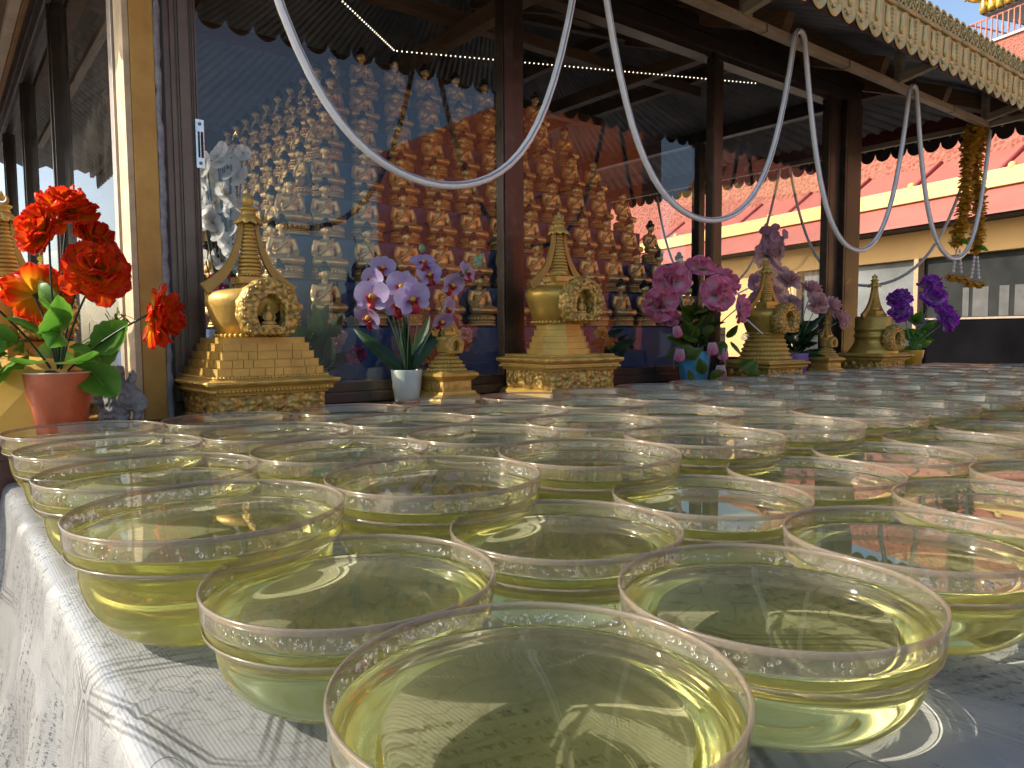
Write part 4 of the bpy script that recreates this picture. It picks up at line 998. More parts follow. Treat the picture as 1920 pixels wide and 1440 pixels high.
M_ROSE_P = mat_attr('rose_petal', [(0,(0.88,0.80,0.80)),(0.45,(0.88,0.62,0.70)),(0.70,(0.88,0.30,0.47)),(0.88,(0.84,0.17,0.37)),(1,(0.88,0.52,0.63))], 0.5, 0.4, var=0.05)
M_ORCH_P = mat_attr('lilac_petal', [(0,(0.62,0.30,0.58)),(0.35,(0.55,0.40,0.70)),(1,(0.62,0.52,0.78))], 0.5, 0.35)
M_LIP = mat_attr('orchid_lip', [(0,(0.80,0.52,0.10)),(0.3,(0.75,0.22,0.05)),(0.6,(0.52,0.015,0.03)),(1,(0.40,0.008,0.03))], 0.45, 0.2)
M_WHITE_P = mat_attr('white_petal', [(0,(0.55,0.62,0.35)),(0.25,(0.85,0.85,0.80)),(1,(0.90,0.90,0.90))], 0.5, 0.65, var=0.03)
M_MAG_P = mat_attr('magenta_petal', [(0,(0.55,0.25,0.4)),(1,(0.42,0.03,0.20))], 0.5, 0.3)
M_LILAC_P = mat_attr('blossom_petal', [(0,(0.85,0.60,0.72)),(1,(0.78,0.36,0.58))], 0.5, 0.35)
M_YEL_P = mat_attr('yellow_petal', [(0,(0.6,0.5,0.1)),(1,(0.75,0.58,0.10))], 0.5, 0.3)
M_MARI = mat_attr('marigold', [(0,(0.45,0.16,0.01)),(0.5,(0.72,0.36,0.02)),(1,(0.80,0.50,0.08))], 0.6, 0.4)
M_SOIL = simple('foam_soil', (0.07,0.045,0.03), 0.95, bump=0.8)
def pot(root, r0, r1, h, mat, facets=0, rim=None, name='pot'):
    """tapered pot, optionally with a faceted lower part; inner soil and pale lip"""
    b = MB(); n = 40; zf = h*0.55
    def ring(r, z, fac):
        out = []
        for i in range(n):
            a = 2*PI*i/n; k = 1.0
            if fac and facets:
                w = 2*PI/facets; q = (a % w)-w/2; k = 1-fac*(1-math.cos(w/2)/max(1e-6, math.cos(q)))*1.0-fac*0.012
            out.append((r*k*math.cos(a), r*k*math.sin(a), z))
        return out
    R = [(r1*0.90, 0.0, 1), (r1*0.98, 0.002, 1), (r1+(r0-r1)*0.55, zf-0.004, 1), (r1+(r0-r1)*0.58, zf+0.003, 0.0), (r0, h-0.002, 0), (r0*0.992, h, 0), (r0*0.95, h, 0), (r0*0.93, h-0.004, 0), (r0*0.90, h*0.85, 0)]
    v = sum((ring(*q) for q in R), []); f = []
    for j in range(len(R)-1):
        for i in range(n): k = (i+1) % n; f.append((j*n+i, j*n+k, (j+1)*n+k, (j+1)*n+i))
    f.append(tuple(range(n))[::-1]); b.add(v, f, True); o = b.build(name, mat, root)
    if rim is not None:
        q = MB(); q.lathe([(r0*0.945, h+0.0003), (r0*0.998, h+0.0003), (r0*1.003, h-0.0015)], 40); q.build('lip', rim, o)
    s = MB(); s.lathe([(0, h*0.9), (r0*0.5, h*0.93), (r0*0.905, h*0.86)], 24); s.ball((r0*-0.25,0,h*0.93), r0*0.4, r0*0.35, h*0.10); s.build('soil', M_SOIL, o)
    return o
def stem(root, pts, r, mat, n=10):
    P = [Vector(p) for p in pts]; out = []
    if len(P) == 3:                                    # quadratic through a control point
        for i in range(n+1): t = i/n; out.append(P[0]*(1-t)**2+P[1]*2*t*(1-t)+P[2]*t*t)
    else: out = P
    b = MB(); b.tube(out, r, 6); return b.build('stem', mat, root)
def place(name, me, root, loc, d, spin=0.0, s=1.0):
    o = put(name, me, None, root); o.matrix_local = Matrix.Translation(loc) @ aim(d) @ RZ(spin) @ Matrix.Scale(s, 4); return o
# directions as seen from the camera: R = to the right, T = towards the camera
CR = Vector((math.sin(rad(51.94)), -math.cos(rad(51.94)), 0)); CT = -Vector((math.cos(rad(51.94)), math.sin(rad(51.94)), 0)); UP = Vector((0,0,1))
def cv(r, u, t=0.0): return CR*r+UP*u+CT*t

# red flowers in the terracotta pot
rp = thing('flower_pot', 'terracotta pot of big red and yellow cloth flowers left of the post', 'flower pot', (0.168,1.50,ZS), 0, 'potted cloth flowers')
pot(rp, 0.0535, 0.041, 0.110, simple('terracotta', (0.56,0.135,0.055), 0.38, var=0.1, bump=0.05), 9, simple('pale_lip', (0.75,0.66,0.58), 0.5))
top = Vector((0.0,0,0.10)); rs = random.Random(21)
# (right, up, toward, radius, facing) in metres relative to pot base centre
FL = [(0.020,0.392,-0.01,0.060,(0.15,0.9,0.40)), (-0.002,0.350,0.03,0.050,(-0.45,0.45,0.75)), (0.088,0.285,0.02,0.060,(0.5,0.40,0.75)), (-0.055,0.250,-0.045,0.060,(-0.2,0.35,-0.85)), (0.188,0.205,0.01,0.058,(0.88,-0.12,-0.42)), (-0.115,0.225,0.03,0.056,(-0.8,-0.25,0.5)), (0.060,0.345,-0.03,0.042,(0.7,0.5,0.2))]
for i, (r, u, t, R, fd) in enumerate(FL):
    c = cv(r, u, t); f = carnation(R, M_RED_P, 100+i, 96, 0.20)
    st = stem(rp, [cv(0,0.095), cv(r*0.35, u*0.55+0.05, t*0.3), c-cv(*fd).normalized()*R*0.35], 0.0019, M_STEM)
    place('flower', f, rp, c, cv(*fd), rs.uniform(0,6))
    cal = PM()
    for k in range(5): cal.patch(RZ(k*1.257) @ RX(-1.0), R*0.42, R*0.09, 0.3, 0.2, 4, 2)
    place('sepal', cal.me('sepal', M_STEM if False else M_LEAF_D), rp, c-cv(*fd).normalized()*R*0.30, cv(*fd))
LF = leaf_mesh(0.105, 0.036, M_LEAF, 0.9, 0.25, 0.05); LF2 = leaf_mesh(0.085, 0.030, M_LEAF, 1.3, 0.5, 0.05)
for (r, u, t, d, s, sp) in [(0.012,0.165,0.03,(0.55,0.30,0.4),1.0,0.4), (-0.005,0.175,0.03,(-0.15,0.9,0.5),0.85,2.8), (-0.03,0.14,0.03,(-0.9,-0.15,0.3),1.0,3.3), (0.04,0.13,0.04,(0.75,-0.25,0.5),1.05,0.2), (-0.055,0.15,0.05,(-0.75,0.5,0.3),0.9,1.2),
                          (-0.068,0.125,0.05,(-0.35,-0.85,0.4),0.85,0.3), (0.02,0.20,0.02,(0.4,0.5,0.6),0.75,1.9), (0.045,0.12,-0.01,(0.6,-0.75,0.1),1.0,0.8), (-0.02,0.12,-0.03,(-0.5,0.1,-0.6),0.9,0.1), (0.02,0.14,-0.03,(0.3,0.5,-0.6),0.9,2.0),
                          (-0.035,0.115,0.0,(-0.2,-0.6,0.4),0.8,3.0), (0.00,0.22,0.0,(-0.5,0.6,0.2),0.6,1.0), (0.03,0.12,0.0,(0.15,0.2,-0.9),0.9,1.0), (0.05,0.16,0.03,(0.9,0.1,0.3),0.9,2.9), (-0.04,0.16,0.04,(-0.6,0.2,0.6),0.9,0.6), (0.0,0.13,0.05,(0.1,-0.3,0.9),0.8,0.0), (0.06,0.15,0.0,(0.8,0.45,-0.2),0.9,1.4), (-0.08,0.13,0.03,(-0.9,-0.4,0.2),0.9,1.0), (0.03,0.18,0.04,(0.5,0.1,0.7),0.8,2.6)]:
    place('leaf', LF if sp < 2 else LF2, rp, cv(r,u,t), cv(*d), sp, s)
def sprig(root, start, d, mat, n=16, L=0.07, s=0.018, seed=0):
    p = PM(); r2 = random.Random(seed)
    for i in range(n):
        t = 0.2+0.8*i/n; M = Matrix.Translation((r2.uniform(-.006,.006), r2.uniform(-.006,.006), L*t)) @ RZ(r2.uniform(0,6.28)) @ RX(-r2.uniform(0.5,1.4)); p.patch(M, s*r2.uniform(.7,1.2), s*0.28, 0.6, 0.2, 3, 2)
    p.tube([(0,0,0),(0,0,L)], 0.001, 5, 0.6); place('sprig', p.me('sprig', mat), root, start, d)
M_LIME = mat_attr('lime_leaf', [(0,(0.16,0.30,0.03)),(1,(0.32,0.50,0.10))], 0.45, 0.4)
sprig(rp, cv(-0.06,0.135,0.02), cv(-0.95,0.22,0.2), M_LIME, 34, 0.075, 0.022, 1); sprig(rp, cv(-0.03,0.14,0.02), cv(-0.8,0.6,0.2), M_LIME, 20, 0.06, 0.02, 3); sprig(rp, cv(0.03,0.16,-0.02), cv(0.8,0.55,-0.2), M_LIME, 28, 0.09, 0.022, 2)

# lilac orchid in frosted glass
oc = thing('orchid_pot', 'lilac orchid with red lips in a pale frosted pot', 'flower pot', (0.935,1.625,ZS), 0, 'potted cloth flowers')
pot(oc, 0.040, 0.031, 0.082, simple('frosted_pot', (0.60,0.66,0.58), 0.3, var=0.08, bump=0.05))
def orchid_mesh(seed, R=0.042):
    p = PM(); r2 = random.Random(seed)
    rnd_shape = lambda t: (0.35+0.65*math.sin(min(1,t*1.3)*PI/2))*math.sqrt(max(0.0, 1-max(0,(t-0.45)/0.56)**2))
    for a, w, L in ((0,0.36,1.0),(2.2,0.36,0.95),(-2.2,0.36,0.95)): p.patch(RZ(a) @ RX(-1.25), R*L, R*w, 0.25, -0.15, 7, 6, rnd_shape)
    for a in (1.15,-1.15): p.patch(Matrix.Translation((0,0,0.002)) @ RZ(a) @ RX(-1.2), R*1.05, R*0.62, 0.35, -0.12, 7, 6, rnd_shape)
    return p.me('flower', M_ORCH_P)
def lip_mesh(R=0.042):
    p = PM(); R *= 1.45; p.patch(RZ(PI) @ RX(-0.75), R*0.62, R*0.30, 1.0, 0.9, 6, 5); p.patch(RZ(PI+0.9) @ RX(-0.3), R*0.34, R*0.17, 0.4, 0.8, 4, 4); p.patch(RZ(PI-0.9) @ RX(-0.3), R*0.34, R*0.17, 0.4, 0.8, 4, 4); p.ball((0,0,R*0.10), R*0.12, R*0.2, 0.0)
    return p.me('lip', M_LIP)
OR = [orchid_mesh(i) for i in range(2)]; LIP = lip_mesh()
rs = random.Random(4)
OF = [(-0.055,0.335,0.0,(0.1,0.3,0.8),0.8),(-0.075,0.305,0.02,(-0.4,0.1,0.9),0.8),(-0.07,0.262,0.055,(-0.25,0.1,1),1.12),(-0.082,0.215,0.045,(-0.5,-0.5,0.8),0.95),(0.0,0.285,0.045,(-0.15,0.2,1),1.02),(-0.012,0.245,0.03,(-0.05,-0.2,1),1.0),(0.025,0.255,0.06,(0.3,0.05,1),1.08),
      (0.045,0.345,0.0,(0.2,0.7,0.6),0.8),(0.058,0.318,0.0,(0.5,0.2,0.8),0.85),(0.115,0.295,0.0,(0.6,-0.3,0.6),0.85),(0.150,0.322,-0.01,(0.8,0.4,0.4),0.78),(0.100,0.235,-0.01,(0.9,-0.1,0.3),0.85),(0.09,0.205,0.0,(0.4,-0.6,0.6),0.7)]
for i, (r, u, t, d, s) in enumerate(OF):
    c = cv(r,u,t); o = place('flower', OR[i % 2], oc, c, cv(*d), rs.uniform(-.4,.4), s); q = put('lip', LIP, None, o)
for pts in ([cv(0,0.07), cv(-0.03,0.22,0.02), cv(-0.075,0.27,0.03)], [cv(0,0.07), cv(-0.02,0.25), cv(-0.05,0.345,0)], [cv(0,0.07), cv(0.01,0.2,0.03), cv(0.02,0.26,0.04)], [cv(0,0.07), cv(0.04,0.22), cv(0.05,0.35)], [cv(0,0.07), cv(0.08,0.2), cv(0.12,0.30)], [cv(0.11,0.29), cv(0.15,0.33), cv(0.19,0.36)], [cv(0,0.07), cv(-0.05,0.33,-.01), cv(-0.11,0.42,-.01)]):
    stem(oc, pts, 0.0016, M_STEM2)
bd = PM(); bd.ball((0,0,0), 0.008, 0.012, 0.7); BUDM = bd.me('bud', M_STEM2)
for c in (cv(0.043,0.385), cv(0.19,0.36), cv(0.185,0.345), cv(0.18,0.355)): put('bud', BUDM, None, oc, c, None)
LO = leaf_mesh(0.20, 0.020, M_LEAF_D, 0.9, 0.2); LO2 = leaf_mesh(0.17, 0.024, M_LEAF_D, 0.35, 0.2)
for me, d, sp in ((LO, (-0.75,0.75,0.3), 1.5), (LO2, (-0.12,1,0.1), 0.2), (LO2, (0.15,1,0.15), 0.8), (LO, (0.6,0.85,0.2), -1.4), (LO2, (0.45,0.9,-0.3), 0.5)): place('leaf', me, oc, cv(0,0.07), cv(*d), sp, 0.95)

# pink roses in the blue pot
rz_ = thing('rose_pot', 'pink and white cloth roses in a sky blue pot', 'flower pot', (2.045,1.60,ZS), 0, 'potted cloth flowers')
pot(rz_, 0.057, 0.046, 0.105, simple('sky_blue', (0.10,0.38,0.68), 0.35, var=0.06, bump=0.03), 8)
def rose_mesh(R, seed):
    p = PM(); r2 = random.Random(seed); k = 0
    for ring, (n, tilt, ln, w, cup) in enumerate(((3,0.08,0.62,0.28,0.9),(4,0.24,0.78,0.38,0.7),(5,0.45,0.92,0.46,0.6),(5,0.78,1.00,0.54,0.5),(5,1.15,0.95,0.56,0.35))):
        for i in range(n):
            a = 2*PI*i/n+ring*0.7+r2.uniform(-.2,.2); M = Matrix.Translation((0,0,-R*0.3+R*0.06*ring)) @ RZ(a) @ Matrix.Translation((0,R*0.10*ring*0.5,0)) @ RX(-tilt)
            p.patch(M, R*ln*1.05, R*w*1.05, (-0.9,-0.6,-0.2,0.5,0.9)[ring], cup, 6, 6, None, 0.08, r2.uniform(0,6), 0, 1, 0.45)
    return p.me('flower', M_ROSE_P)
RS = [rose_mesh(0.062, 31), rose_mesh(0.062, 32)]
for i, (r, u, t, d, s) in enumerate([(-0.085,0.345,0.03,(-0.35,0.45,0.8),1.1),(-0.12,0.265,0.03,(-0.5,-0.05,0.8),1.05),(0.02,0.39,0.0,(0.0,0.9,0.4),0.95),(0.065,0.30,0.05,(0.3,0.25,0.9),1.05),(0.115,0.345,-0.02,(0.55,0.6,0.4),0.9),(0.15,0.25,0.02,(0.9,0.0,0.4),0.85),(-0.09,0.22,0.03,(-0.4,-0.6,0.6),0.6)]):
    c = cv(r,u,t); stem(rz_, [cv(0,0.09), cv(r*.3,u*.7,t), c-cv(*d)*0.01], 0.002, M_STEM); place('flower', RS[i % 2], rz_, c, cv(*d), i*1.1, s*0.86)
tul = PM()
for k in range(5): tul.patch(RZ(k*1.257) @ RX(-0.12) , 0.042, 0.017, -0.5, 0.6, 5, 4, None, 0.03, k, 0.3, 0.85, 0.6)
TUL = tul.me('bud', M_ROSE_P)
for (r, u, t, d, s) in ((-0.075,0.19,0.06,(0.15,-0.9,0.2),0.9),(-0.065,0.115,0.075,(-0.1,-1,0.2),1.0),(0.045,0.135,0.06,(0.05,-1,0.2),1.0),(0.085,0.115,0.06,(-0.15,-1,0.2),0.95),(0.072,0.06,0.07,(0.0,-1,0.1),1.05)): place('bud', TUL, rz_, cv(r,u,t), cv(*d), r*40, s)
LR = leaf_mesh(0.085, 0.030, M_LEAF_O, 0.8, 0.3)
rs = random.Random(77)
for i in range(24):
    a = rs.uniform(0, 2*PI); e = rs.uniform(-0.15, 0.9); place('leaf', LR, rz_, cv(rs.uniform(-.02,.02), rs.uniform(0.13,0.24), rs.uniform(0,.03)), cv(math.cos(a), e, 0.55*math.sin(a)+0.35), rs.uniform(0,6), rs.uniform(.75,1.15))
for (r, u, t, d) in ((-0.085,0.125,0.06,(-0.6,-0.5,0.4)),(-0.06,0.12,0.07,(0.6,-0.3,0.4)),(-0.045,0.085,0.08,(0.5,0.4,0.5)),(-0.035,0.045,0.085,(-0.2,-0.8,0.4)),(0.01,0.03,0.085,(-0.3,0.6,0.5)),(0.03,0.025,0.085,(0.8,0.0,0.4)),(0.10,0.15,0.05,(0.2,0.9,0.3)),(0.11,0.14,0.05,(0.7,-0.5,0.4)),(0.09,0.14,0.05,(-0.5,-0.5,0.5)),(0.14,0.05,0.04,(0.6,0.6,0.3)),(0.17,0.02,0.05,(0.4,0.8,0.3)),(0.19,0.0,0.05,(0.6,0.3,0.3))):
    place('leaf', LR, rz_, cv(r,u,t), cv(*d), r*30, 0.75)
for s_ in (-1, 1): stem(rz_, [cv(s_*0.04,0.11,0.03), cv(s_*0.09,0.15,0.06), cv(s_*0.085,0.05,0.075)], 0.0015, M_STEM2)
pearl = MB()
for k in range(9): pearl.ball(tuple(cv(0.115+k*0.006,0.29+k*0.003,0.05)), 0.0035)
for k in range(11): pearl.ball(tuple(cv(0.165+0.005*k,0.21-0.0045*k,0.05)), 0.0030)
pearl.tube([tuple(cv(0.158+0.014*(1-i/20)*math.cos(i*0.75),0.152+0.014*(1-i/20)*math.sin(i*0.75),0.05)) for i in range(18)], 0.0016, 5)
pearl.build('pearl_spray', simple('pearl_white', (0.8,0.8,0.78), 0.35), rz_)

# pink carnations in the lilac pot, purple ones in the yellow pot
pc = thing('carnation_pot', 'pale pink carnations with dark leaves in a lilac pot', 'flower pot', (2.70,1.615,ZS), 0, 'potted cloth flowers')
pot(pc, 0.055, 0.045, 0.085, simple('lilac_pot', (0.30,0.16,0.42), 0.4, var=0.06), 8)
CN = [carnation(0.056, M_PINK_P, 51+i, 54, 0.15) for i in range(2)]
for i, (r, u, t, d, s) in enumerate([(-0.10,0.325,0,(-0.5,0.7,0.3),0.85),(-0.03,0.375,0,(0,0.8,0.5),0.9),(0.065,0.335,0,(0.4,0.7,0.4),0.9),(-0.095,0.27,0.04,(-0.5,0.3,0.8),0.9),(0.07,0.285,0.05,(0.1,0.3,0.9),0.9),(-0.02,0.28,0.0,(0,0.6,0.7),0.85),(0.145,0.27,0.0,(0.7,0.5,0.4),0.9),(0.175,0.215,0.02,(0.9,0.1,0.4),0.8),(-0.05,0.24,0.03,(-0.6,0,0.7),0.7)]):
    c = cv(r,u,t); stem(pc, [cv(0,0.07), cv(r*.3,u*.7,t), c], 0.0018, M_STEM2); place('flower', CN[i % 2], pc, c, cv(*d), i*1.3, s)
LD = leaf_mesh(0.12, 0.014, M_LEAF_D, 0.5, 0.3, 0.12)
rs = random.Random(12)
for i in range(46):
    a = rs.uniform(0,2*PI); place('leaf', LD, pc, cv(rs.uniform(-.03,.03), rs.uniform(.07,.20), rs.uniform(-.03,.03)), cv(math.cos(a), rs.uniform(0.0,1.3), math.sin(a)), rs.uniform(0,6), rs.uniform(.6,1.1))
pu = thing('carnation_pot', 'purple carnations in a yellow ochre pot near the right end', 'flower pot', (3.45,1.50,ZS), 0, 'potted cloth flowers')
pot(pu, 0.055, 0.044, 0.085, simple('ochre_pot', (0.58,0.30,0.03), 0.4, var=0.06), 8)
PN = [carnation(0.066, M_PURP_P, 61+i, 60, 0.16) for i in range(2)]
for i, (r, u, t, d, s) in enumerate([(-0.06,0.315,0,(-0.4,0.7,0.4),0.95),(-0.065,0.255,0.03,(-0.5,0.3,0.6),0.85),(0.085,0.375,0,(0.1,0.9,0.3),0.95),(0.08,0.315,0.03,(0.0,0.5,0.8),1.05),(0.125,0.25,0.02,(0.5,0.4,0.6),1.0),(0.155,0.215,0.02,(0.7,-0.1,0.6),0.95),(0.06,0.20,-0.03,(0.5,0.2,-0.6),0.5)]):
    c = cv(r,u,t); stem(pu, [cv(0,0.07), cv(r*.3,u*.7,t), c], 0.0018, M_STEM2); place('flower', PN[i % 2], pu, c, cv(*d), i*1.3, s)
LP = leaf_mesh(0.10, 0.026, M_LEAF, 0.7, 0.3, 0.10)
for i in range(22):
    a = rs.uniform(0,2*PI); place('leaf', LP, pu, cv(rs.uniform(0,.07), rs.uniform(.08,.22), rs.uniform(-.02,.03)), cv(math.cos(a), rs.uniform(-.2,1.0), math.sin(a)), rs.uniform(0,6), rs.uniform(.6,1.0))

# bunches of cloth flowers standing inside the windows
def bunch(label, x, y, z0, specs, leafmat, nleaf, mesh_by, spread=0.06, leafs=0.11, seed=0, h=0.16):
    t = thing('flower_bunch', label, 'flowers', (x,y,z0), 0, 'cloth flowers behind the glass')
    b = MB(); b.lathe([(0.028,0),(0.034,0.02),(0.024,0.07),(0.028,0.085),(0.022,0.084),(0.018,0.07)], 24, None, True); b.build('vase', simple('dull_vase', (0.14,0.12,0.10), 0.4), t)
    r2 = random.Random(seed); lm_ = leaf_mesh(leafs, leafs*0.2, leafmat, 0.7, 0.3, 0.08)
    for i, (r, u, d, s) in enumerate(specs):
        c = cv(r,u,0.0)+Vector((0,r2.uniform(-.015,.015),0)); stem(t, [cv(0,0.075), cv(r*.4,u*.6), c], 0.0016, M_STEM); place('flower', mesh_by[i % len(mesh_by)], t, c, cv(*d), i, s)
    for i in range(nleaf):
        a = r2.uniform(0,2*PI); place('leaf', lm_, t, cv(r2.uniform(-spread,spread)*.5, r2.uniform(.06,h), 0), cv(math.cos(a), r2.uniform(-.1,1.1), math.sin(a)*0.5), r2.uniform(0,6), r2.uniform(.6,1.1))
    return t
ph = PM()
for k in range(5): ph.patch(RZ(k*1.257) @ RX(-1.15), 0.030, 0.016, 0.4, 0.1, 5, 4)
BLOS = ph.me('flower', M_WHITE_P)
ph = PM()
for k in range(5): ph.patch(RZ(k*1.257) @ RX(-0.9), 0.022, 0.012, 0.4, 0.1, 4, 3)
BLOS2 = ph.me('flower', M_LILAC_P)
MAGF = carnation(0.045, M_MAG_P, 71, 40, 0.15); PKF = carnation(0.040, M_PINK_P, 72, 40, 0.12); YLF = carnation(0.038, M_YEL_P, 73, 40, 0.1)
r2 = random.Random(2)
bunch('white blossom branch with a magenta flower behind the first window', 0.575, 1.86, 0.058, [(r2.uniform(-.06,.055), 0.34+0.28*i/63, (r2.uniform(-1,1), r2.uniform(-.2,.8), 1), r2.uniform(.6,.95)) for i in range(64)]+[(-0.01,0.30,(0.2,0.3,1),1.0),(0.03,0.27,(0.2,0.3,1),0.9)], M_LEAF_D, 10, [BLOS]*64+[MAGF]*2, seed=1)
bunch('white tulip and pink daisies low behind the first window', 0.80, 1.86, 0.058, [(-0.03,0.155,(0,1,0.3),0.9),(0.06,0.17,(0.2,0.7,0.6),0.8),(0.045,0.15,(-0.2,0.4,0.8),0.8),(0.10,0.12,(0.3,0.3,0.8),0.7),(-0.06,0.12,(-0.3,0.5,0.8),0.8)], M_LEAF_D, 26, [BLOS,PKF,PKF,MAGF,BLOS], seed=2)
bunch('pink daisy and rose among dark leaves behind the small stupa', 1.19, 1.86, 0.058, [(0.01,0.205,(0,0.5,0.8),0.9),(-0.01,0.13,(0,0.1,1),0.95),(0.07,0.17,(0.3,0.4,0.8),0.7),(-0.09,0.10,(-0.2,0.1,1),0.8)], M_LEAF_D, 30, [MAGF,PKF,PKF,PKF], seed=3)
bunch('magenta roses in dark leaves right of the middle stupa', 1.62, 1.88, 0.058, [(0.0,0.20,(0,0.3,1),1.0),(0.05,0.15,(0.6,0.4,0.5),0.5),(-0.05,0.12,(0,0.2,1),0.6)], M_LEAF_D, 34, [MAGF,BLOS2,MAGF], seed=4)
bunch('yellow blooms standing behind the rose pot', 1.90, 1.88, 0.058, [(-0.01,0.17,(0,0.3,1),0.8),(0.015,0.135,(0,0.3,1),0.85),(-0.07,0.16,(0,0.3,1),0.7)], M_LEAF_D, 20, [YLF,YLF,MAGF], seed=5)
bunch('tall lilac pink blossom branch behind the third window', 2.93, 1.87, 0.058, [(r2.uniform(-.09,.06)*(1-0.5*i/70), 0.30+0.33*i/70, (r2.uniform(-1,1), r2.uniform(-.3,.8), 1), r2.uniform(.9,1.5)) for i in range(70)], M_LEAF_D, 8, [BLOS2], seed=6)
bunch('violet and white blooms behind the left glass', 0.47, 2.35, 0.058, [(r2.uniform(-.10,.08), 0.30+0.10*r2.random(), (r2.uniform(-1,1), .5, 1), 1.3) for i in range(16)], M_LEAF, 12, [BLOS2,BLOS], seed=7)
bunch('white and yellow blooms low behind the left glass', 0.44, 1.93, 0.058, [(r2.uniform(-.07,.09), 0.10+0.20*r2.random(), (r2.uniform(-1,1), .5, 1), 1.1) for i in range(22)], M_LEAF, 16, [BLOS,YLF,BLOS,PKF], seed=8)
bunch('yellow blooms far back behind the left glass', 0.46, 3.3, 0.058, [(r2.uniform(-.12,.10), 0.20+0.30*r2.random(), (r2.uniform(-1,1), .5, 1), 1.6) for i in range(12)], M_LEAF, 14, [YLF,BLOS], seed=9)

# ------------------------------------------------------------------ hanging white tube
def festoon(anchors, lows, y_of, n=30, hw=0.034):
    """swags with rounded turns over the beam: anchors (x, top z), lows z of each swag"""
    pts = []
    for k in range(len(anchors)-1):
        (xa, za), (xc, zc) = anchors[k], anchors[k+1]; m = lows[k]; x0, x1 = xa+hw, xc-hw
        for i in range(n+1):
            t = i/n; u = 2*t-1; z = m+((za if u < 0 else zc)-hw*1.3-m)*(0.55*abs(u)**1.9+0.45*abs(u)**3.6)
            pts.append((x0+(x1-x0)*(t-0.030*math.sin(2*PI*t)), z))
        if k < len(anchors)-2:
            for i in range(1, 8): a = PI-PI*i/8; pts.append((xc+hw*math.cos(a), zc-hw*1.3+hw*1.3*math.sin(a)))
    return [y_of(*p) for p in pts]
tubeA = [(0.40,1.19),(1.30,1.195),(2.215,1.185),(3.035,1.178),(3.835,1.172)]; lowsA = [0.544,0.552,0.521,0.536]
wob = lambda x, z: (x, 1.336+0.006*math.sin(x*5), z)
pa = festoon(tubeA, lowsA, wob)
b = MB(); b.tube(pa, 0.0085, 10); b.add([], []); o = b.build('white_tube', M_TUBE); tag(o, 'white plastic light tube looped in swags along the front awning beam', 'tube', 'light tubes under the awning')
gr = MB(); gr.tube([(x, y-0.0062, z+0.0032) for x, y, z in pa], 0.0030, 6); gr.build('seam', simple('tube_seam', (0.30,0.31,0.32), 0.4), o)
pb = festoon([(1.37,1.172),(2.38,1.175),(3.35,1.175)], [0.465,0.48], lambda q, z: (3.812+0.022, q, z))
b = MB(); b.tube(pb, 0.0075, 8); o = b.build('white_tube', M_TUBE); tag(o, 'white plastic light tube looped along the right side beam behind the garlands', 'tube', 'light tubes under the awning')

# ------------------------------------------------------------------ marigold garlands
mg = [carnation(0.037, M_MARI, 81+i, 34, 0.2, 'bloom', ((1.5,0.6,0.5),(1.2,0.8,0.5),(0.8,0.9,0.45),(0.45,1.0,0.4),(0.2,1.0,0.3))) for i in range(2)]
def garland(label, x0, x1, y, zt, zb, seed):
    t = thing('marigold_garland', label, 'garland', (x0, y, zt), 0, 'marigold garlands at the awning corner'); r2 = random.Random(seed); n = 22; pts = []
    for i in range(n):
        q = i/(n-1); c = Vector(((x1-x0)*q+0.012*math.sin(q*5+seed), 0.01*math.sin(q*7), (zb-zt)*q)); pts.append(tuple(c))
        place('bloom', mg[i % 2], t, c, (r2.uniform(-.3,.3), r2.uniform(-.3,.3), -1), r2.uniform(0,6), r2.uniform(.85,1.1)*(1.25 if i < 5 else 1))
    b = MB(); b.tube(pts, 0.002, 5); b.build('cord', M_STEM2, t)
    ze = zb-zt
    for s_ in (-1, 1):
        b = MB()
        for k in range(6): b.ball(((x1-x0)+s_*(0.018+0.005*k), 0, ze-0.035-k*0.018), 0.0055, 0.0055, 0.009, 7, 5)
        b.build('bead_string', simple('clear_bead', (0.75,0.72,0.74), 0.15), t); place('bloom', mg[0], t, ((x1-x0)+s_*0.048, 0, ze-0.155), (0,0,-1), 0, 1.0)
    for k in range(3): place('leaf', LP, t, ((x1-x0)+(k-1)*0.02, 0, ze+0.02), (k-1, -0.6, -0.5), k, 0.5)
garland('left strand of faded marigold garland hanging from the awning corner', 3.735, 3.625, 1.385, 1.135, 0.62, 1)
garland('right strand of faded marigold garland hanging from the awning corner', 3.79, 3.80, 1.375, 1.14, 0.60, 2)

# ------------------------------------------------------------------ things left of the post
bx_ = thing('yellow_box', 'opened yellow cardboard box with printed lines behind the terracotta pot', 'box', (0.083,1.545,ZS), rad(-38))
M_CARD = simple('yellow_card', (0.72,0.40,0.055), 0.55, var=0.05, bump=0.05)
def slab(name, P, th, mat, parent):
    P = [Vector(p) for p in P]; n = (P[1]-P[0]).cross(P[2]-P[0]).normalized()*th; k = len(P)
    f = [tuple(range(k))[::-1], tuple(range(k, 2*k))]+[(i, (i+1) % k, (i+1) % k+k, i+k) for i in range(k)]
    m = MB(); m.add(P+[p+n for p in P], f); return m.build(name, mat, parent)
slab('front_panel', [(-0.075,-0.03,0.0),(-0.015,-0.03,0.0),(-0.002,-0.012,0.118),(-0.045,-0.012,0.108)], 0.0015, M_CARD, bx_)
slab('side_panel', [(-0.0145,-0.0295,0.0),(0.085,-0.01,0.0),(0.085,-0.005,0.115),(-0.0015,-0.0115,0.117)], 0.0015, M_CARD, bx_)
slab('lid', [(0.0,0.004,0.118),(0.108,0.0,0.092),(0.118,0.03,0.128),(0.012,0.035,0.138)], 0.0015, M_CARD, bx_)
pr = MB(); rs = random.Random(9)
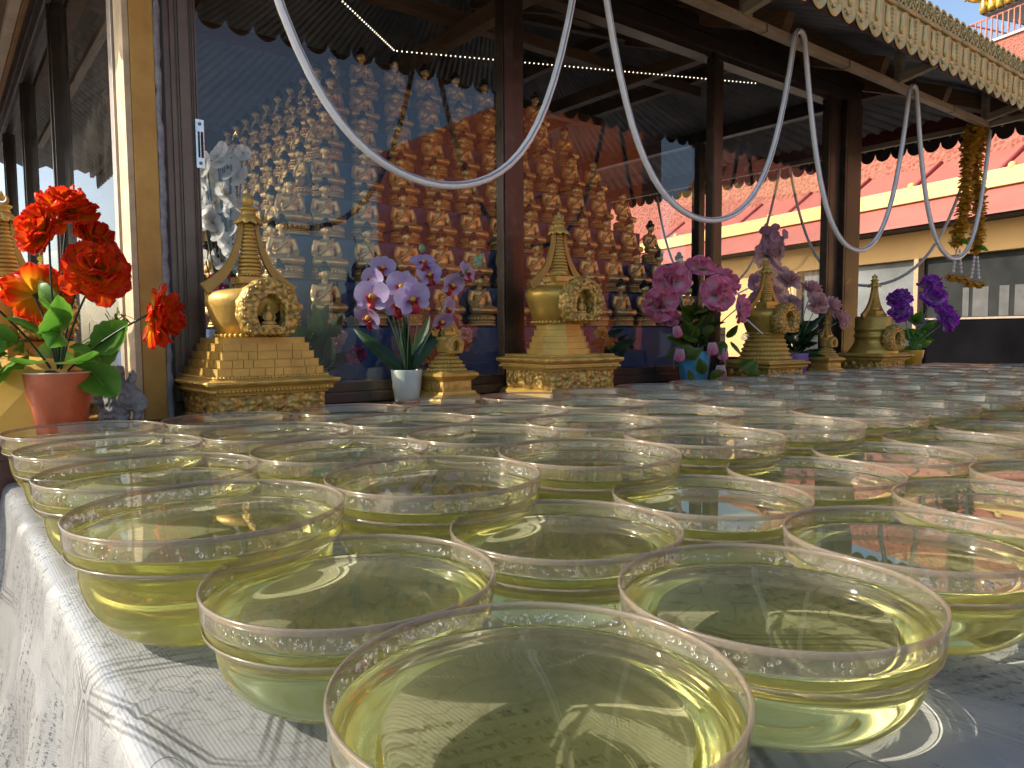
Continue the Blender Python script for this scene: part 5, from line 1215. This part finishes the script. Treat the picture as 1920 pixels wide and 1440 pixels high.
for k in range(4):
    x = -0.060+k*0.011
    for j in range(14):
        if rs.random() < 0.15: continue
        t = 0.06+j*0.055; z = 0.118*t; xx = x+0.012*t; yy = -0.03+0.018*t
        pr.add([(xx,yy-0.0004,z),(xx+0.0018,yy-0.0004,z),(xx+0.0018,yy-0.0004+0.0007,z+0.0045),(xx,yy-0.0004+0.0007,z+0.0045)], [(0,1,2,3)])
stuff(pr.build('printed_lines', simple('brown_ink', (0.16,0.06,0.02), 0.6), bx_))
fg = MB()
fg.box(-0.024,0.006,-0.018,0.018,0.0,0.118,None,0.010); fg.ball((-0.034,0,0.058), 0.017, 0.014, 0.026); fg.ball((-0.030,0,0.020), 0.012, 0.012, 0.022); fg.ball((0.012,0,0.060), 0.024, 0.020, 0.030); fg.tube([(0.020,0,0.080),(0.026,0,0.098),(0.022,0,0.108)], [0.009,0.008,0.005], 8)
fg.tube([(0.026,0.004,0.066),(0.038,0.004,0.048),(0.040,0.004,0.034)], [0.012,0.012,0.010], 8); fg.tube([(0.036,0.0,0.045),(0.030,0.0,0.015),(0.030,0,0.0)], [0.010,0.008,0.009], 8); fg.tube([(0.004,0,0.04),(0.002,0,0.0)], [0.014,0.012], 8)
fm = remeshed(fg, 'stone_figurine', 0.0026, None, 2)
t = NT('grey_stone'); c = t.coord('Object'); wv = t.n('ShaderNodeTexWave'); wv.bands_direction = 'Z'; wv.inputs['Scale'].default_value = 32; wv.inputs['Distortion'].default_value = 7; t.l(t.mapping(c, (2.2,2.2,0.7)), wv.inputs['Vector'])
n_ = t.noise(c, 60, 4, 0.6); fm.materials.append(t.surf(t.pbsdf(t.mix(n_, (0.15,0.165,0.18), (0.32,0.34,0.36)), 0.7, 0, t.bump(t.math('ADD', wv.outputs['Fac'], n_), 0.6, 0.004))))
tag(put('stone_figurine', fm, None, None, (0.268,1.53,ZS), (0,0,rad(-38))), 'small grey carved stone figurine beside the terracotta pot', 'figurine')

# ------------------------------------------------------------------ string of tiny lights under the kiosk ceiling
ls = thing('light_string', 'string of tiny warm white lights under the kiosk ceiling', 'lights', (0.9,2.3,1.3))
M_LED = NT('lit_bulb'); e = M_LED.n('ShaderNodeEmission'); e.inputs[0].default_value = (1,0.86,0.62,1); e.inputs[1].default_value = 2.0; M_LED = M_LED.surf(e.outputs[0])
bl = MB(); bl.ball((0,0,0), 0.0028, None, None, 6, 4); BLM = bl.me('bulb'); BLM.materials.append(M_LED)
P0, P1, P2 = Vector((0.982, 2.05, 1.205)), Vector((1.438, 2.55, 1.312)), Vector((2.913, 1.95, 1.324))
cd = MB(); cd.tube([P0-Vector((0.9,2.3,1.3)), P1-Vector((0.9,2.3,1.3)), P2-Vector((0.9,2.3,1.3))], 0.0012, 5); cd.build('wire', M_DARK, ls)
for A, B_, n in ((P0, P1, 26), (P1, P2, 84)):
    for i in range(n): put('bulb', BLM, None, ls, A.lerp(B_, (i+0.5)/n)-Vector((0.9,2.3,1.3)))

# ------------------------------------------------------------------ buildings beyond
def mat_stucco(name, col, scale=14, strength=0.9, var=0.3):
    t = NT(name); c = t.coord('Object'); v = t.n('ShaderNodeTexVoronoi'); v.inputs['Scale'].default_value = scale; t.l(c, v.inputs['Vector']); n = t.noise(c, scale*2.3, 4, 0.7)
    h = t.math('ADD', v.outputs['Distance'], t.math('MULTIPLY', n, 0.6)); cc = t.mix(t.ramp(h, [(0.3, 0), (0.9, 1)]), tuple(x*(1-var) for x in col), tuple(min(1, x*1.15) for x in col))
    return t.surf(t.pbsdf(cc, 0.85, 0, t.bump(h, strength, 0.05)))
hb = thing('temple_annex', 'ochre building with pink roof and yellow eave band beyond the kiosk', 'building', (11.27,3.55,-0.75), rad(-15.4))
# local frame: +Y runs back along the facade, -X faces the kiosk
M_YW = simple('yellow_wall', (0.66,0.42,0.17), 0.8, var=0.05, scale=1.5, bump=0.1); M_PINK = simple('pink_roof', (0.37,0.115,0.09), 0.6, var=0.08, scale=2, bump=0.08)
M_BAND = simple('pale_yellow_band', (0.70,0.50,0.19), 0.6, var=0.05, scale=3); M_STUC = mat_stucco('rough_red_stucco', (0.36,0.125,0.09))
b = MB(); b.box(0.6,0.9,-8,-0.45,0,2.55); b.box(0.6,0.9,-0.45,4.6,2.12,2.55); b.box(0.6,0.9,4.6,14,0,2.55); b.box(0.6,0.9,-0.449,4.599,0,0.25); b.build('wall', M_YW, hb)
b = MB(); b.box(0.2,1.2,-8,14,2.56,2.66); b.build('soffit', simple('dark_soffit', (0.035,0.02,0.018), 0.8), hb)
b = MB(); b.add([(-0.10,-8,2.58),(-0.10,14,2.58),(0.30,14,2.98),(0.30,-8,2.98),(-0.10,-8,2.54),(-0.10,14,2.54)], [(0,1,2,3),(4,5,1,0)]); b.build('roof', M_PINK, hb)
b = MB(); b.box(0.20,0.42,-8,14,2.95,3.06,None,0.01); b.box(0.26,0.42,-8,14,3.07,3.20,None,0.01); rb = b.build('eave_band', M_BAND, hb)
for i in range(14): q = MB(); q.ball((0.30,-7.4+i*1.55,3.21), 0.06, 0.06, 0.06); q.build('knob', M_BAND, rb)
b = MB(); b.add([(0.40,-8,3.12),(0.40,14,3.12),(1.15,14,3.66),(1.15,-8,3.66)], [(0,1,2,3)]); r2f = b.build('roof', M_PINK, hb)
sm_ = MB(); sm_.tube([(0.40,0,3.14),(1.15,0,3.68)], 0.035, 6); sm_ = sm_.me('roof_seam'); sm_.materials.append(simple('seam_red', (0.28,0.05,0.045), 0.6))
for i in range(16): put('roof_seam', sm_, None, r2f, (0,-7.6+i*1.38,0))
b = MB(); b.box(1.15,1.6,-8,14,3.4,4.62); b.build('parapet', M_STUC, hb)
# big dark window
wd = MB(); wd.box(0.745,0.78,-0.44,4.59,0.26,2.11); wd = wd.build('window', simple('dark_room', (0.006,0.006,0.007), 0.9, var=0.02, bump=0.0), hb)
for (y0, y1, z0, z1, cc_) in ((-0.36,1.94,0.27,1.14,(0.006,0.006,0.007)), (-0.36,1.94,1.18,2.10,(0.032,0.034,0.034)), (2.04,4.54,0.27,1.14,(0.05,0.05,0.052)), (2.04,4.54,1.18,2.10,(0.18,0.19,0.19))):
    q = MB(); q.box(0.715,0.725,y0,y1,z0,z1); q.build('pane', simple('pane_tone', cc_, 0.6, var=0.25, scale=1.3, bump=0.0, spec=0.0), wd)
for y in (-0.45,1.95,4.55): q = MB(); q.box(0.56,0.70,y,y+0.08,0.252,2.118); q.build('frame', simple('beige_frame', (0.36,0.25,0.15), 0.6), wd)
q = MB(); q.box(0.69,0.709,-0.36,1.94,1.145,1.175); q.build('frame', simple('beige_frame2', (0.30,0.24,0.18), 0.6), wd)
q = MB()
for k in range(5): q.box(0.708,0.713,0.0+k*0.30,0.0+k*0.30+(0.10,0.22,0.14,0.24,0.1)[k],1.185,1.62)
q.build('curtain', simple('pale_curtain', (0.085,0.085,0.083), 0.8, var=0.2, scale=4), wd)
# far upper terrace with red railing and golden roof
ut = thing('golden_roof_tower', 'golden roofed temple storey with red railing above the pink roof', 'building', (33.48,11.77,5.2), rad(-15.4))
b = MB(); b.box(0,4,-4,0.9,-5.95,6.35); b.build('wall', M_STUC, ut)
b = MB(); b.box(-0.1,4,-4,1.0,6.36,6.45,None,0.01); b.build('ledge', simple('white_ledge', (0.75,0.68,0.62), 0.7), ut)
b = MB(); b.tube([(-0.05,-4,7.35),(-0.05,0.95,7.35)], 0.035, 8); b.tube([(-0.05,0.95,7.35),(3,0.95,7.35)], 0.035, 8); rl = b.build('handrail', simple('red_rail', (0.55,0.18,0.13), 0.6), ut)
bm_ = MB(); bm_.lathe([(0.03,6.46),(0.035,6.6),(0.05,6.8),(0.03,6.95),(0.03,7.34)], 10); bm_ = bm_.me('baluster'); bm_.materials.append(simple('red_rail2', (0.52,0.20,0.15), 0.7))
for i in range(22): put('baluster', bm_, None, rl, (-0.05,-3.9+i*0.22,0))
b = MB(); b.box(1.0,4,-4,-0.6,6.46,7.9); b.build('upper_wall', simple('blue_grey_wall', (0.20,0.22,0.25), 0.8), ut)
b = MB(); b.add([(-0.2,-4,8.10),(-0.2,0.35,8.10),(1.2,-0.4,7.7),(1.2,-4,7.7),(-0.2,-4,8.75),(-0.2,0.35,8.75),(0.6,0.0,9.4),(0.6,-4,9.4),(4,0.35,8.1),(4,0.35,8.75)], [(3,2,1,0),(0,1,5,4),(4,5,6,7),(1,8,9,5)])
rg = b.build('roof', simple('shaded_soffit', (0.22,0.24,0.27), 0.8), ut, (0,0,-0.62))
M_BG = mat_relief('bright_gilding', (0.80,0.52,0.10), 6, 0.9, 0.5, 0.35)
b = MB()
for i in range(14): b.lathe([(0.10,0),(0.16,0.05),(0.17,0.30),(0.12,0.52),(0.14,0.60)], 10, Matrix.Translation((-0.24,-3.9+i*0.32,8.12)))
b.box(-0.40,-0.18,-4,0.42,8.72,8.92,None,0.03); b.add([(-0.35,-4,8.92),(-0.35,0.40,8.92),(0.6,0.1,9.6),(0.6,-4,9.6)], [(0,1,2,3)]); b.build('gilded_eave', M_BG, rg)
b = MB(); b.tube([(-0.2,0.2,8.8),(-0.3,0.55,8.85),(-0.32,0.80,8.95),(-0.30,0.95,9.0),(-0.30,1.05,8.9)], [0.22,0.20,0.17,0.10,0.04], 10); b.ball((-0.3,0.85,9.12), 0.12,0.16,0.10); b.build('finial', M_BG, rg)
